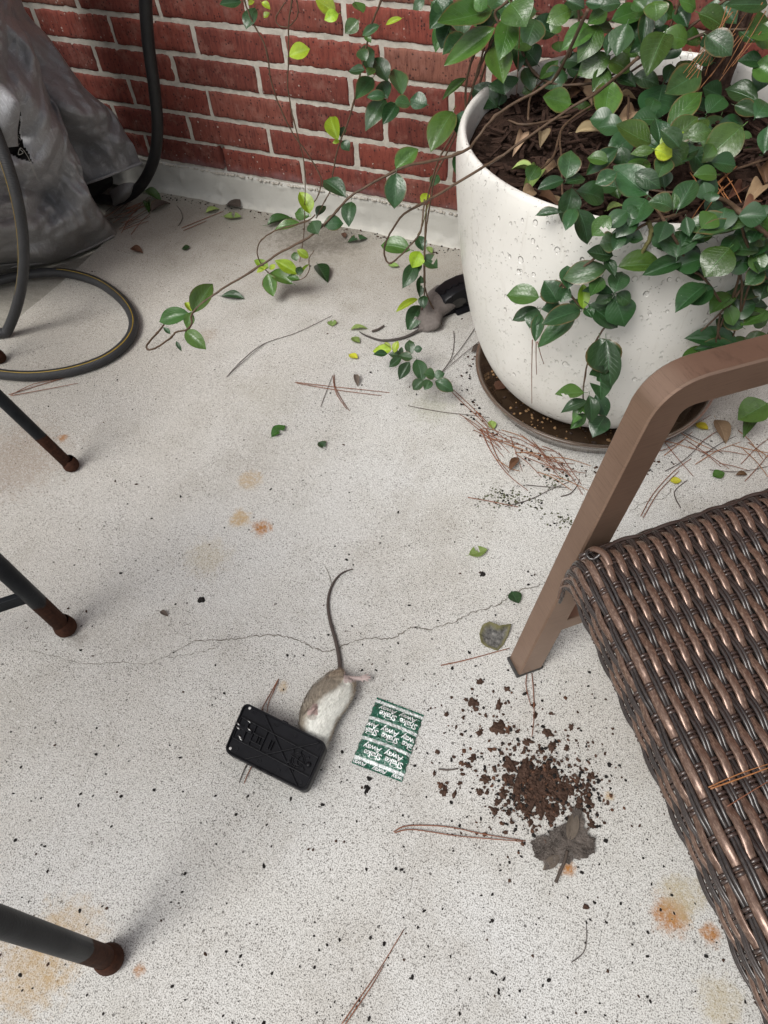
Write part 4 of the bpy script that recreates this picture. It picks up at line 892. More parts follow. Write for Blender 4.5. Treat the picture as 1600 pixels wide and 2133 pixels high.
# wrapped border bundle along the far edge and corner knot
for d, hh in ((0, .002), (.004, .0045), (-.004, .0035)):
    mb = MB(); mb.tube([seat_pt(-.02+(.47)*i/60, -.030+d+.0015*math.sin(i*1.1+d*900), hh+.0015*math.sin(i*.8+d*500)) for i in range(61)], .0026, 7); mb.build('border_strand', MAT['weft'], wc)
mb = MB(); mb.tube([seat_pt(-.004+.0105*math.cos(a), -.016+.006*math.sin(a), .006+.004*math.sin(a*2)) for a in [i*.55 for i in range(13)]], .0022, 6); mb.build('corner_knot', MAT['dark'], wc)
mb = MB(); mb.tube(spline([seat_pt(-.012, -.035, .004), seat_pt(-.006, -.020, .010), seat_pt(0, -.008, .0085), seat_pt(.002, .006, .004)], 5), .0045, 8, flat=.5); mb.build('corner_wrap', MAT['wide'], wc)

# ================================================================== SNAP TRAP LYING UPSIDE DOWN
def mat_plastic(name, c, rough):
    s = NT(name); P = s.pos()
    return s.fin(s.ramp(s.noise(P, 60, 4), [(.3, tuple(x*.75 for x in c)), (.7, c)]), s.ramp(s.noise(P, 90, 4, .6), [(.3, rough-.08), (.7, rough+.12)]), s.bump(s.noise(P, 900, 2), .15, .0004), Specular_IOR_Level=.17)
MAT['black_plastic'] = mat_plastic('black_moulded_plastic', (.010, .010, .012), .34); MAT['steel'] = simple('zinc_wire', (.45, .45, .44), .3, None, metal=1.0, var=.15)
def quad_map(c):     # plate corners: start, long end, far corner, start of far side
    return lambda u, v, h=0.: (c[0]*(1-u)+c[1]*u)*(1-v)+(c[3]*(1-u)+c[2]*u)*v + h*NP
c4 = [gp(510, 1462, .035), gp(683, 1549, .040), gp(637, 1652, .031), gp(466, 1566, .030)]
NP = (c4[1]-c4[0]).cross(c4[3]-c4[0]).normalized(); NP = NP if NP.z > 0 else -NP
TM = quad_map(c4); TL, TW = (c4[1]-c4[0]).length, (c4[3]-c4[0]).length
trap = empty('snap_trap', TM(.5, .5) - Vector((0, 0, TM(.5, .5).z)), 'black plastic snap trap lying upside down on the head of the white bellied rat', 'trap')
def rr_outline(ins, rad, n=6):
    pts = []; a, b = ins/TL, ins/TW; ra, rb = rad/TL, rad/TW
    for cx, cy, st in ((1-a-ra, b+rb, -90), (1-a-ra, 1-b-rb, 0), (a+ra, 1-b-rb, 90), (a+ra, b+rb, 180)):
        for k in range(n+1):
            th = R(st+90*k/n); pts.append((cx+ra*math.cos(th), cy+rb*math.sin(th)))
    return pts
mb = MB(); n = len(rr_outline(0, .01)); layers = [(.004, .008, -.019), (.0005, .0105, -.016), (0, .011, -.003), (0, .011, .001), (.0006, .0105, .0022), (.0024, .009, .0022), (.0030, .0085, .0012), (.0034, .008, -.0012)]
vs = []
for ins, rad, h in layers: vs += [TM(u, v, h) for u, v in rr_outline(ins, rad)]
fs = [(i*n+k, i*n+(k+1) % n, (i+1)*n+(k+1) % n, (i+1)*n+k) for i in range(len(layers)-1) for k in range(n)]
fs += [tuple((len(layers)-1)*n+k for k in range(n)), tuple(range(n))[::-1]]; mb.add(vs, fs)
o = mb.build('base_plate', MAT['black_plastic'], trap); e = o.modifiers.new('split', 'EDGE_SPLIT'); e.split_angle = R(40)
def rib(a, b, hw=.0009, h=.0026, name='rib', m='black_plastic'):
    A_, B_ = TM(*a), TM(*b); d = (B_-A_); sdv = d.cross(NP).normalized(); mb = MB(); mb.box((A_+B_)/2+NP*(h*.5-.0012), d/2, sdv*hw, NP*(h*.5)); return bevel(mb.build(name, MAT[m], trap, smooth=False), .0004)
for a, b in (((.248, .03), (.885, .95)), ((.255, .94), (.915, .056)), ((.03, .278), (.97, .316)), ((.03, .693), (.97, .71)), ((.225, .275), (.224, .69)), ((.365, .285), (.365, .69)), ((.228, .45), (.362, .45)), ((.03, .278), (.03, .693)), ((.968, .32), (.968, .71)), ((.228, .60), (.362, .60))): rib(a, b)
def ring(u, v, r, w_=.0004, h=.0004, z=-.0012, name='mould_mark', m='black_plastic'):
    mb = MB(); U = (c4[1]-c4[0]).normalized(); V = NP.cross(U); c = TM(u, v, z)
    mb.tube([c+U*r*math.cos(k*math.pi/12)+V*r*math.sin(k*math.pi/12) for k in range(25)], w_, 5, cap=False); return mb.build(name, MAT[m], trap)
for u, v in ((.141, .096), (.424, .113), (.649, .139), (.918, .155), (.118, .851), (.405, .856), (.635, .866), (.9, .877), (.959, .917), (.97, .119)): ring(u, v, .0032)
def disc(u, v, r, h, name, m, dome=0.):
    mb = MB(); U = (c4[1]-c4[0]).normalized(); V = NP.cross(U); n = 18; vs = []
    for (k, z) in ((1, -.0012), (1, h), (.7, h+dome*.7), (.01, h+dome)): vs += [TM(u, v, z)+(U*math.cos(2*math.pi*i/n)+V*math.sin(2*math.pi*i/n))*r*k for i in range(n)]
    mb.add(vs, [(i*n+k, i*n+(k+1) % n, (i+1)*n+(k+1) % n, (i+1)*n+k) for i in range(3) for k in range(n)]); return mb.build(name, MAT[m], trap)
disc(.904, .513, .0040, .0002, 'knob', 'black_plastic', .0020)
MAT['pale'] = simple('pale_rivet', (.55, .54, .52), .5, None)
for u, v in ((.077, .062), (.052, .89)): disc(u, v, .0022, -.0006, 'screw_hole', 'pale', .0002)
# moulded target emblem: broken rings, shaft and blades
for r in (.0105, .0078): ring(.781, .524, r, .0008, z=-.0010, name='emblem_ring')
rib((.781, .30), (.781, .76), .0006, .0022, 'emblem_bar'); rib((.69, .50), (.872, .55), .0006, .0020, 'emblem_bar')
for a in (35, 145, 215, 325):
    x, y = math.cos(R(a)), math.sin(R(a)); rib((.781+.085*x, .524+.155*y), (.781+.125*x, .524+.235*y), .0018, .0020, 'emblem_blade')
rib((.765, .40), (.797, .44), .002, .0022, 'emblem_bar'); rib((.765, .62), (.797, .58), .002, .0022, 'emblem_bar')
# hinge with its spring
rib((.03, .462), (.21, .455), .0022, .0032, 'hinge_block'); rib((.128, .31), (.135, .645), .0024, .0036, 'hinge_block')
for u, v in ((.032, .43), (.05, .50), (.135, .30), (.105, .63), (.125, .66), (.17, .43)):
    mb = MB(); mb.tube([TM(u-.022, v-.01, .0015), TM(u+.022, v+.012, .0015)], .0011, 8); mb.build('spring_pin', MAT['steel'], trap)
for u, v in ((.311, .52), (.458, .50)):
    rib((u-.02, v-.08), (u-.02, v+.10), .0008, .0030, 'slot_wall'); rib((u+.012, v-.08), (u+.012, v+.10), .0006, .0030, 'slot_wall')
for u, v in ((.505, .0), (.566, .995), (.437, .995)): rib((u-.03, v), (u+.03, v), .0012, .0052, 'edge_clip')
mb = MB(); mb.tube([TM(.432, .985, .0015), TM(.440, 1.0, .0015)], .0018, 8); mb.build('spring_pin', MAT['steel'], trap)
# jaw underneath
mb = MB()
U = (c4[1]-c4[0]).normalized(); V = (c4[3]-c4[0]).normalized(); cc = TM(.33, .55)
vs = [Vector((p.x, p.y, z)) for (p, z) in [(TM(.06, .12), .001), (TM(.60, .16), .001), (TM(.62, .86), .001), (TM(.06, .88), .001)]]+[TM(.03, .06, -.0185), TM(.66, .06, -.0185), TM(.66, .94, -.0185), TM(.03, .94, -.0185)]
mb.add(vs, [(0, 3, 2, 1), (4, 5, 6, 7), (0, 1, 5, 4), (1, 2, 6, 5), (2, 3, 7, 6), (3, 0, 4, 7)]); bevel(mb.build('jaw', MAT['black_plastic'], trap, smooth=False), .004, 3)

# ================================================================== RAT
def loft(mb, st, n=22):
    # st: (centre, half width axis, half height axis)
    vs = []
    for c, a, b in st: vs += [c+a*math.cos(2*math.pi*k/n)+b*math.sin(2*math.pi*k/n) for k in range(n)]
    L = len(st); mb.add(vs, [(i*n+k, i*n+(k+1) % n, (i+1)*n+(k+1) % n, (i+1)*n+k) for i in range(L-1) for k in range(n)]+[tuple(range(n))[::-1], tuple((L-1)*n+k for k in range(n))])
def remeshed(mb, voxel, smooth_it):
    o = mb.build('tmp', MAT['steel']); m = o.modifiers.new('r', 'REMESH'); m.mode = 'VOXEL'; m.voxel_size = voxel
    sm_ = o.modifiers.new('s', 'SMOOTH'); sm_.factor = .5; sm_.iterations = smooth_it
    dg = bpy.context.evaluated_depsgraph_get(); me = bpy.data.meshes.new_from_object(o.evaluated_get(dg)); bpy.data.objects.remove(o, do_unlink=True); return me
def fur_mat(name):
    s = NT(name); a = s.n('Attribute', attribute_name='Col'); P = s.pos()
    st = s.noise(s.scalev(P, (900, 300, 500)), 1, 4, .7)
    c = s.mix(s.smooth(st, .3, .75, 0, .5), a.outputs['Color'], s.mix(.5, a.outputs['Color'], (.10, .08, .06)), 'MIX')
    return s.fin(c, .75, s.bump(st, .4, .0012), Specular_IOR_Level=.25, Sheen_Weight=.15)
MAT['fur'] = fur_mat('short_fur')
def paint(me, fn):
    at_ = me.color_attributes.new('Col', 'FLOAT_COLOR', 'POINT'); co = np.empty(len(me.vertices)*3); me.vertices.foreach_get('co', co); co = co.reshape(-1, 3)
    at_.data.foreach_set('color', np.array([(*fn(Vector(p)), 1) for p in co]).ravel()); me.materials.clear(); me.materials.append(MAT['fur'])
    me.polygons.foreach_set('use_smooth', [True]*len(me.polygons))
def fur(me, parent, count, length, flow, test, seed):
    q = random.Random(seed); mb = MB(); cols = []; att = me.color_attributes['Col'].data; polys = [p for p in me.polygons if test(p.center)]
    if not polys: return
    for _ in range(count):
        p = q.choice(polys); vi = p.vertices[0]; b = p.center+p.normal*-.0003; c = att[vi].color
        d = (flow*1.2+p.normal*.55+Vector((q.uniform(-.4, .4), q.uniform(-.4, .4), q.uniform(-.3, .3)))).normalized(); L = length*q.uniform(.6, 1.2); w_ = d.cross(p.normal).normalized()*.00016
        tip = b+d*L; tip.z = max(tip.z, .0008)
        mb.add([b-w_, b+w_, b+d*L*.6+p.normal*.0004+w_*.7, tip], [(0, 1, 2), (0, 2, 3)]); k = q.uniform(.75, 1.15); cols += [(min(c[0]*k, 1), min(c[1]*k, 1), min(c[2]*k, 1), 1)]*4
    m2 = mb.mesh('fur', MAT['fur']); a = m2.color_attributes.new('Col', 'FLOAT_COLOR', 'POINT'); a.data.foreach_set('color', np.array(cols).ravel()); link('fur', m2, parent, kind='stuff')
ST = [((702, 1394), (712, 1395), .010), ((694, 1400), (716, 1404), .018), ((672, 1416), (728, 1418), .030), ((652, 1434), (738, 1434), .037), ((638, 1456), (736, 1452), .041), ((627, 1482), (722, 1476), .042), ((624, 1506), (704, 1500), .040), ((626, 1526), (694, 1524), .034), ((632, 1545), (686, 1545), .027), ((640, 1562), (680, 1565), .022), ((652, 1582), (674, 1584), .014)]
mb = MB(); st = []
for l, r_, h in ST:
    a, b = gp(*l, h*.45), gp(*r_, h*.45); c = (a+b)/2; c.z = h*.5; hw = (b-a)/2; hw.z = 0; st.append((c, hw, Vector((0, 0, h*.5))))
# finer stations along the trunk
stf = []
cs = spline([x[0] for x in st], 4); ws = spline([x[1] for x in st], 4); hs_ = spline([x[2] for x in st], 4)
loft(mb, list(zip(cs, ws, hs_)))
def limb(pts, rad, k=4): mb.tube(spline(pts, k), list(np.interp(np.linspace(0, 1, (len(pts)-1)*k+1), np.linspace(0, 1, len(rad)), rad)), 10)
tail = [gp(707, 1402, .009), gp(708, 1388, .006), gp(705, 1360, .004), gp(698, 1330, .0035), gp(688, 1295, .003), gp(683, 1262, .003), (gp(687, 1232, .0028)), gp(700, 1206, .0025), gp(716, 1192, .002), gp(736, 1185, .0018)]
limb(tail, [.0052, .0038, .0036, .0033, .0030, .0028, .0025, .0021, .0017, .0011], 6)
limb([gp(690, 1415, .020), gp(708, 1410, .027), gp(722, 1412, .025), gp(740, 1413, .021), gp(752, 1413, .019)], [.010, .0062, .0040, .0036, .0036])
for e in ((768, 1404), (773, 1409), (773, 1414), (768, 1419), (757, 1421)): limb([gp(748, 1413, .019), gp((748+e[0])/2, (1413+e[1])/2-1, .019), gp(e[0], e[1], .016)], [.0021, .0015, .0011], 3)
limb([gp(700, 1425, .022), gp(722, 1424, .024), gp(735, 1434, .014)], [.013, .011, .006])
limb([gp(637, 1494, .033), gp(643, 1487, .041), gp(649, 1480, .0445)], [.006, .0045, .0030])
for e in ((656, 1472), (658, 1475), (655, 1478), (652, 1471)): limb([gp(648, 1481, .0445), gp((648+e[0])/2, (1481+e[1])/2, .046), gp(*e, .0455)], [.0017, .0013, .0010], 2)
me = remeshed(mb, .00085, 3)
TBy = gp(706, 1398, .01).y; FT = gp(716, 1411, .022)
def rat_col(p):
    x, y = pix(p); nz = .5+.5*mnoise.noise(p*180)
    if y < 1396: return (.062, .047, .042) if y < 1388 else Vector((.062, .047, .042)).lerp(Vector((.22, .16, .11)), (y-1388)/8)
    if x > 716 and y < 1423 and p.z > .012 and x > 712+(y-1400)*.2 and abs(y-1412) < 11: return (.52, .42, .40)
    if 640 < x < 662 and 1466 < y < 1490 and p.z > .040: return (.46, .34, .31)
    # left edge and axis at this height in the picture
    ys = [1394, 1402, 1417, 1434, 1455, 1480, 1503, 1525, 1545, 1590]; lf = [702, 694, 672, 652, 638, 627, 624, 626, 632, 640]; rt = [712, 716, 728, 738, 735, 720, 702, 693, 686, 680]
    l = np.interp(y, ys, lf); r_ = np.interp(y, ys, rt); t = (x-l)/max(r_-l, 1)+.10*(nz-.5)
    lim = np.interp(y, [1400, 1425, 1445, 1470, 1500, 1530, 1560], [1.1, .72, .42, .28, .18, .15, .15])
    k = min(1, max(0, (t-lim+.10)/.20)); k2 = min(1, max(0, (t-.90)/.10))
    br = Vector((.33, .285, .225)).lerp(Vector((.40, .31, .22)), max(0, 1-(y-1396)/22)); 
    wh = Vector((.82, .82, .76)); c = br.lerp(wh, k); c = c.lerp(Vector((.34, .28, .21)), k2)
    c = c*(.85+.3*nz)
    if (x-650)**2+(y-1490)**2 < 110: c = c.lerp(Vector((.26, .2, .16)), .5)
    return c
paint(me, rat_col)
rat = link('dead_rat', me, None, label='dead rat with white belly and long tail, head under the overturned trap', category='rat')
fur(me, rat, 9000, .0058, (gp(706, 1395)-gp(655, 1545)).normalized(), lambda c: 1398 < pix(c)[1] < 1560 and not (pix(c)[0] > 718 and pix(c)[1] < 1422), 3)

# ================================================================== PACKET
pc = [gp(785, 1451, .004), gp(883, 1488, .004), gp(837, 1628, .004), gp(732, 1588, .004)]
def pk(a, b, lift=0.):
    a_ = min(max(a, 0), 1); b_ = min(max(b, 0), 1)
    base = (pc[0]*(1-a)+pc[1]*a)*(1-b)+(pc[3]*(1-a)+pc[2]*a)*b
    pil = (math.sin(math.pi*a_))**.45 if 0 < a_ < 1 else 0
    e = max(0, min(1, (b_-.06)/.13))*max(0, min(1, (.94-b_)/.13)); e = e*e*(3-2*e)
    q = Vector((a*7, b*9, 2)); wr = (1-abs(mnoise.noise(q))*2.2)*.5+(1-abs(mnoise.noise(q*1.9+Vector((3, 3, 0))))*2)*.3
    edge_w = .0008*math.sin(b*46)*(1 if e > .2 else .3)*(abs(a-.5)*2)**4
    z = .0012+.0062*pil*e+.0036*wr*(.25+.75*e)*min(1, pil*1.3)+(.0006*math.sin(a*95)*(1-e))
    dirn = (pc[1]-pc[0]).normalized()
    return Vector((base.x, base.y, max(z, .0009)+lift))+dirn*edge_w*(1 if a > .5 else -1)
s = NT('green_foil_wrapper'); u = s.sep(s.uv())
col = s.mix(s.noise(s.pos(), 40, 3), (.002, .080, .045), (.005, .115, .066))
msk = None
for b in (.052, .325, .626, .906):
    d = s.math('ABSOLUTE', s.math('SUBTRACT', u[1], b)); m_ = s.smooth(d, .0245, .0215); m_ = s.math('SUBTRACT', m_, s.math('MULTIPLY', s.smooth(s.math('ABSOLUTE', s.math('SUBTRACT', d, .0175)), .0035, .002), .7))
    fl_ = s.math('MULTIPLY', s.math('LESS_THAN', d, .0075), s.math('GREATER_THAN', s.noise(s.scalev(s.uv(), (70, 260, 1)), 1, 2, .5), .52))
    sg = s.math('LESS_THAN', s.math('FRACT', s.math('MULTIPLY', u[0], 2.3)), .68)
    m_ = s.math('SUBTRACT', m_, s.math('MULTIPLY', s.math('MULTIPLY', fl_, sg), .75)); msk = m_ if msk is None else s.math('ADD', msk, m_)
col = s.mix(s.math('MULTIPLY', msk, 1.0, True), col, (.80, .82, .82))
MAT['wrapper'] = s.fin(col, .16, s.bump(s.math('ABSOLUTE', s.math('SUBTRACT', s.noise(s.pos(), 75, 3, .55, .8), .5)), 1.0, .012), Specular_IOR_Level=1.0, Coat_Weight=.6, Coat_Roughness=.10)
packet = empty('foil_packet', (pc[0]+pc[2])/2-ZV*.004, 'small green foil packet with white stripes and white lettering beside the rat', 'packet')
mb = MB(); mb.grid(lambda a, b: pk(a, b), 70, 90, uv=True); mb.build('wrapper', MAT['wrapper'], packet)
mb = MB(); mb.grid(lambda a, b: Vector((pk(a, b).x, pk(a, b).y, .0006)), 20, 24, uv=True); mb.build('back_sheet', MAT['wrapper'], packet)
s = NT('white_print'); MAT['print'] = s.fin((.82, .84, .84), .25, None)
PWD, PHT = (pc[1]-pc[0]).length, (pc[3]-pc[0]).length
def text_mesh(txt, size, shear=.12, off=.012):
    cu = bpy.data.curves.new('t', 'FONT'); cu.body = txt; cu.size = size; cu.align_x = 'CENTER'; cu.align_y = 'CENTER'; cu.shear = shear; cu.offset = off*size; cu.resolution_u = 2; cu.space_character = .92
    o = bpy.data.objects.new('t', cu); COL.objects.link(o); dg = bpy.context.evaluated_depsgraph_get(); ev = o.evaluated_get(dg); m = ev.to_mesh()
    V = [tuple(v.co) for v in m.vertices]; F = [tuple(p.vertices) for p in m.polygons]; ev.to_mesh_clear(); bpy.data.objects.remove(o, do_unlink=True); return V, F
import bmesh
def subdiv_text(V, F):
    bm = bmesh.new(); vv = [bm.verts.new(v) for v in V]
    for f in F:
        try: bm.faces.new([vv[i] for i in f])
        except ValueError: pass
    bmesh.ops.triangulate(bm, faces=bm.faces)
    for _ in range(4):
        e = [x for x in bm.edges if x.calc_length() > .0014]
        if not e: break
        bmesh.ops.subdivide_edges(bm, edges=e, cuts=1); bmesh.ops.triangulate(bm, faces=bm.faces)
    bm.verts.index_update(); V2 = [tuple(v.co) for v in bm.verts]; F2 = [tuple(v.index for v in f.verts) for f in bm.faces]; bm.free(); return V2, F2
def letter(txt, a0, b0, size, rot=0.):
    V, F = subdiv_text(*text_mesh(txt, size)); mb = MB(); vs = []
    for x, y, z in V:
        xr, yr = x*math.cos(rot)-y*math.sin(rot), x*math.sin(rot)+y*math.cos(rot)
        a, b = a0-xr/PWD, b0+yr/PHT                       # printed the other way up
        vs.append((a, b))
    ok = [f for f in F if all(0.012 < vs[i][0] < .988 and .008 < vs[i][1] < .992 for i in f)]
    mb.add([pk(a, b, .00035) for a, b in vs], ok)
    if ok: mb.build('printed_word', MAT['print'], packet, smooth=False)
for a, b, k in ((.338, .175, 1), (.765, .180, 1), (.10, .465, 1), (.525, .470, 1), (.945, .470, 1), (.32, .765, 1), (.745, .765, 1)):
    letter('Shake', a+.015, b+.044, .0132); letter('Away', a-.03, b-.040, .0132)
    mb = MB(); P = []
    for i in range(14):
        th = i*.42; P.append(pk(min(max(a+.060*math.cos(th)+.02, .015), .985), b+.078+.020*math.sin(th), .0004))
    mb.tube(P, .00028, 4); mb.build('swirl', MAT['print'], packet)
for a in (.13, .54, .93): letter('Away', a, .966, .0105)

# ================================================================== SECOND TRAP AND RAT BEHIND THE POT
f0 = gp(908, 632); f1 = gp(1010, 588, 0); ax2 = Vector((.60, .72, 0)).normalized(); sd2 = Vector((ax2.y, -ax2.x, 0))
trap2 = empty('snap_trap', gp(940, 650), 'black toothed snap trap on the floor, half hidden behind the white pot', 'trap')
O2_ = gp(921, 662)+sd2*-.0; mb = MB()
prof = [(0, .002), (.0, .030), (.010, .047), (.035, .058), (.075, .062), (.12, .058), (.15, .04), (.155, .002)]
vs = []
for (w_, ins) in ((-.056, .004), (-.05, 0), (-.004, 0), (0, .003)):
    for a, z in prof: vs.append(O2_+ax2*(a+ins*(1 if a < .07 else -1))+sd2*w_+ZV*(z-ins*.6))
n = len(prof); mb.add(vs, [(i*n+k, i*n+k+1, (i+1)*n+k+1, (i+1)*n+k) for i in range(3) for k in range(n-1)]+[tuple(range(n)), tuple(3*n+k for k in range(n))[::-1]])
o = mb.build('jaw', MAT['black_plastic'], trap2); e = o.modifiers.new('split', 'EDGE_SPLIT'); e.split_angle = R(40)
for k in range(13):
    t = k/12; a = .004+.1*t; z = np.interp(a, [p[0] for p in prof[1:]], [p[1] for p in prof[1:]]); mb = MB()
    c = O2_+ax2*a+sd2*-.022+ZV*(z+.0008); mb.box(c, (ax2*.0045+sd2*(.0035 if k % 2 else -.0035)), sd2*.0012+ax2*(-.0008 if k % 2 else .0008), ZV*.0018); mb.build('tooth', MAT['black_plastic'], trap2, smooth=False)
mb = MB(); n = 18; c = O2_+ax2*.045+sd2*.0008+ZV*.026; mb.add([c+ax2*(.020*math.cos(2*math.pi*k/n)*(1+.2*math.sin(k*3)))+ZV*(.013*math.sin(2*math.pi*k/n)) for k in range(n)], [tuple(range(n))]); mb.build('window_patch', simple('grey_cobweb', (.035, .033, .030), .9, 200, .6, .5), trap2, smooth=False)
mb = MB(); mb.box(O2_+ax2*.11+sd2*-.02+ZV*.004, ax2*.075, sd2*.034, ZV*.0038); bevel(mb.build('base_plate', MAT['black_plastic'], trap2, smooth=False), .002)
mb = MB(); st = []
for l, r_, h in (((873, 684), (883, 690), .010), ((870, 672), (900, 688), .022), ((866, 655), (918, 680), .034), ((872, 640), (922, 668), .040), ((882, 622), (926, 656), .044), ((893, 608), (938, 648), .044), ((908, 596), (952, 638), .042)):
    a, b = gp(*l, h*.5), gp(*r_, h*.5); c = (a+b)/2; c.z = h*.5; hw = (b-a)/2; hw.z = 0; st.append((c, hw*.92, Vector((0, 0, h*.5))))
loft(mb, list(zip(spline([x[0] for x in st], 4), spline([x[1] for x in st], 4), spline([x[2] for x in st], 4))))
limb([gp(882, 682, .010), gp(872, 688, .006), gp(850, 700, .004), gp(825, 707, .004), gp(795, 709, .0035), gp(770, 702, .003), gp(755, 695, .003), gp(748, 690, .002)], [.006, .0042, .0038, .0034, .003, .0026, .002, .0012], 6)
me2 = remeshed(mb, .0013, 3)
def rat2c(p):
    x, y = pix(p); nz = .5+.5*mnoise.noise(p*170); return Vector((.055, .047, .044)) if (x < 872 and y > 684) else Vector((.155, .135, .125))*(.75+.5*nz)
paint(me2, rat2c); rat2 = link('dead_rat', me2, None, label='grey backed dead rat caught in the trap beside the white pot', category='rat')
fur(me2, rat2, 2600, .0045, (gp(875, 686)-gp(925, 620)).normalized(), lambda c: pix(c)[0] > 872, 5)

# ================================================================== LITTER ON THE FLOOR
def put_ground_leaf(px, py, ang, Lpx, wpx, c, label, shape=2, bite=0, torn=0, lift=.001, curl=1.0, cat='leaf', tilt=0, group=None):
    d = Vector((math.cos(R(ang)), -math.sin(R(ang))))*Lpx/2
    Pb, Pt = gp(px-d.x, py-d.y, .002+lift), gp(px+d.x, py+d.y, .004+lift+tilt); D = ((Pb+Pt)/2-CAM).dot(fw)
    sx = (gp(px+10, py)-gp(px-10, py)).length/20
    o = put_leaf('fallen_leaf', Pb, Pt, wpx*sx*1.05, ZV, c, None, shape, bite, torn, curl); o['label'] = label; o['category'] = cat
    m = o.matrix_world; zmin = min((m @ v.co).z for v in o.data.vertices); o.location.z += .0012-zmin
    if group: o['group'] = group
    return o
G = [(580, 897, 40, 38, 22, 1, 'green half leaf on bare concrete below the pine needles', 3, 12), (672, 927, 320, 22, 18, 0, 'small dark green leaf scrap on bare concrete', 3, 0, 5), (996, 1150, 15, 40, 24, 6, 'pale green broken leaf beside the chair leg', 4, 3),
     (1073, 1244, 300, 30, 26, 0, 'round dark green leaf on the floor crack', 4), (387, 516, 10, 17, 17, 0, 'small round dark leaf near the tarp', 4), (284, 523, 350, 26, 16, 5, 'small brown curled leaf near the tarp corner', 5),
     (485, 618, 355, 48, 22, 0, 'narrow dark green leaf below the long stem', 3), (672, 568, 300, 42, 27, 0, 'dark green leaf lying right of the lime sprig', 3), (745, 499, 12, 42, 20, 0, 'ragged dark green leaf at the foot of the wall', 3, 15),
     (692, 672, 90, 14, 18, 6, 'tiny pale triangular leaf above the mid floor twig', 4, 0, 6), (748, 685, 8, 36, 10, 6, 'slim pale green leaf at the tail tip of the far rat', 6), (741, 708, 320, 20, 15, 6, 'small oval pale leaf under the far rat tail', 4),
     (736, 742, 330, 20, 15, 3, 'small yellow leaf with brown edge on the floor', 4), (484, 452, 355, 38, 22, 6, 'flat pale green leaf against the curb', 4, 3), (443, 439, 20, 30, 14, 6, 'narrow pale green leaf at the curb', 6), (487, 430, 160, 34, 28, 7, 'brown crumpled dead leaf at the curb', 5),
     (318, 413, 340, 40, 20, 1, 'green leaf by the black hose end', 5), (309, 432, 280, 22, 12, 1, 'small hanging green leaf scrap by the black hose end', 6), (335, 432, 30, 44, 22, 7, 'pale brown dead leaf on the litter by the hose', 6), (1408, 1001, 0, 24, 17, 3, 'bright yellow leaf between armrest and wicker seat', 4),
     (1497, 988, 15, 26, 22, 1, 'green leaf on the floor under the armrest', 4), (1462, 888, 330, 30, 20, 3, 'olive yellow leaf beside the saucer behind the armrest', 4), (1025, 885, 280, 20, 16, 6, 'tiny light green oval leaf at the saucer rim', 4), (717, 490, 280, 12, 10, 5, 'tiny reddish leaf at the foot of the wall', 4),
     (895, 521, 300, 18, 12, 6, 'small pale leaf scrap behind the hanging vine', 4), (820, 553, 350, 22, 14, 6, 'pale oval leaf under the vine loop', 4), (1070, 968, 60, 38, 14, 5, 'twisted brown leaf among the pine needles', 5), (1000, 728, 20, 40, 16, 7, 'faded grey leaf beside the saucer', 6),
     (1042, 812, 40, 26, 24, 5, 'rusty brown leaf floating in the saucer', 4), (585, 465, 15, 60, 22, 1, 'long green leaf with an orange edge by the grimy curb', 6), (1500, 900, 300, 50, 30, 4, 'tan curled leaf under the armrest', 5), (1548, 905, 250, 60, 26, 1, 'green leaf hanging low at the right edge', 2),
     (1545, 988, 10, 26, 12, 5, 'dark brown leaf scrap near the right edge', 5), (341, 1277, 330, 18, 9, 7, 'small curled grey leaf scrap on open floor', 5), (743, 792, 280, 22, 10, 7, 'small brown twisted leaf bit near the pine needles', 5)]
for g_ in G:
    px, py, ang, Lp, wp_, c, lab = g_[:7]; o = put_ground_leaf(px, py, ang, Lp, wp_, c, lab, *(g_[7:]), cat='dead leaf' if c in (4, 5, 7) else 'leaf')
    if 'floating' in lab: o.location.z += .013
    if 'right edge' in lab and c == 1: o.location.z += .03
# cupped grey-green leaf by the chair foot
CO = [(998, 1327), (1004, 1312), (1018, 1306), (1040, 1313), (1064, 1306), (1059, 1324), (1049, 1344), (1036, 1357), (1016, 1350), (1002, 1342)]
def cup(u, v):
    x = u*len(CO); i = int(x) % len(CO); t = x-int(x); a_, b_ = CO[i], CO[(i+1) % len(CO)]; ex, ey = a_[0]*(1-t)+b_[0]*t, a_[1]*(1-t)+b_[1]*t
    px, py = 1030+(ex-1030)*v, 1334+(ey-1334)*v; p = gp(px, py); z = .0012+(.016*max(0, .35+.65*math.sin(u*6.283+.4)))*v**1.8+.0018*v*(1+mnoise.noise(p*160)); return Vector((p.x, p.y, z))
s = NT('curled_grey_leaf'); P = s.pos(); u_ = s.sep(s.uv())
c_ = s.mix(s.smooth(s.math('ADD', u_[1], s.math('MULTIPLY', s.noise(P, 120, 4, .7), .5)), .85, 1.25), s.ramp(s.noise(P, 160, 5, .75), [(.35, (.035, .034, .032)), (.6, (.15, .145, .135)), (.75, (.26, .25, .23))]), (.13, .12, .05)); MAT['cup'] = s.fin(c_, .8, s.bump(s.noise(P, 200, 4), .6, .002))
mb = MB(); mb.grid(cup, 60, 12, uv=True); o = mb.build('fallen_leaf', MAT['cup']); o['label'] = 'curled hollow grey green leaf by the foot of the bronze chair leg'; o['category'] = 'dead leaf'
so_ = o.modifiers.new('thick', 'SOLIDIFY'); so_.thickness = .0006
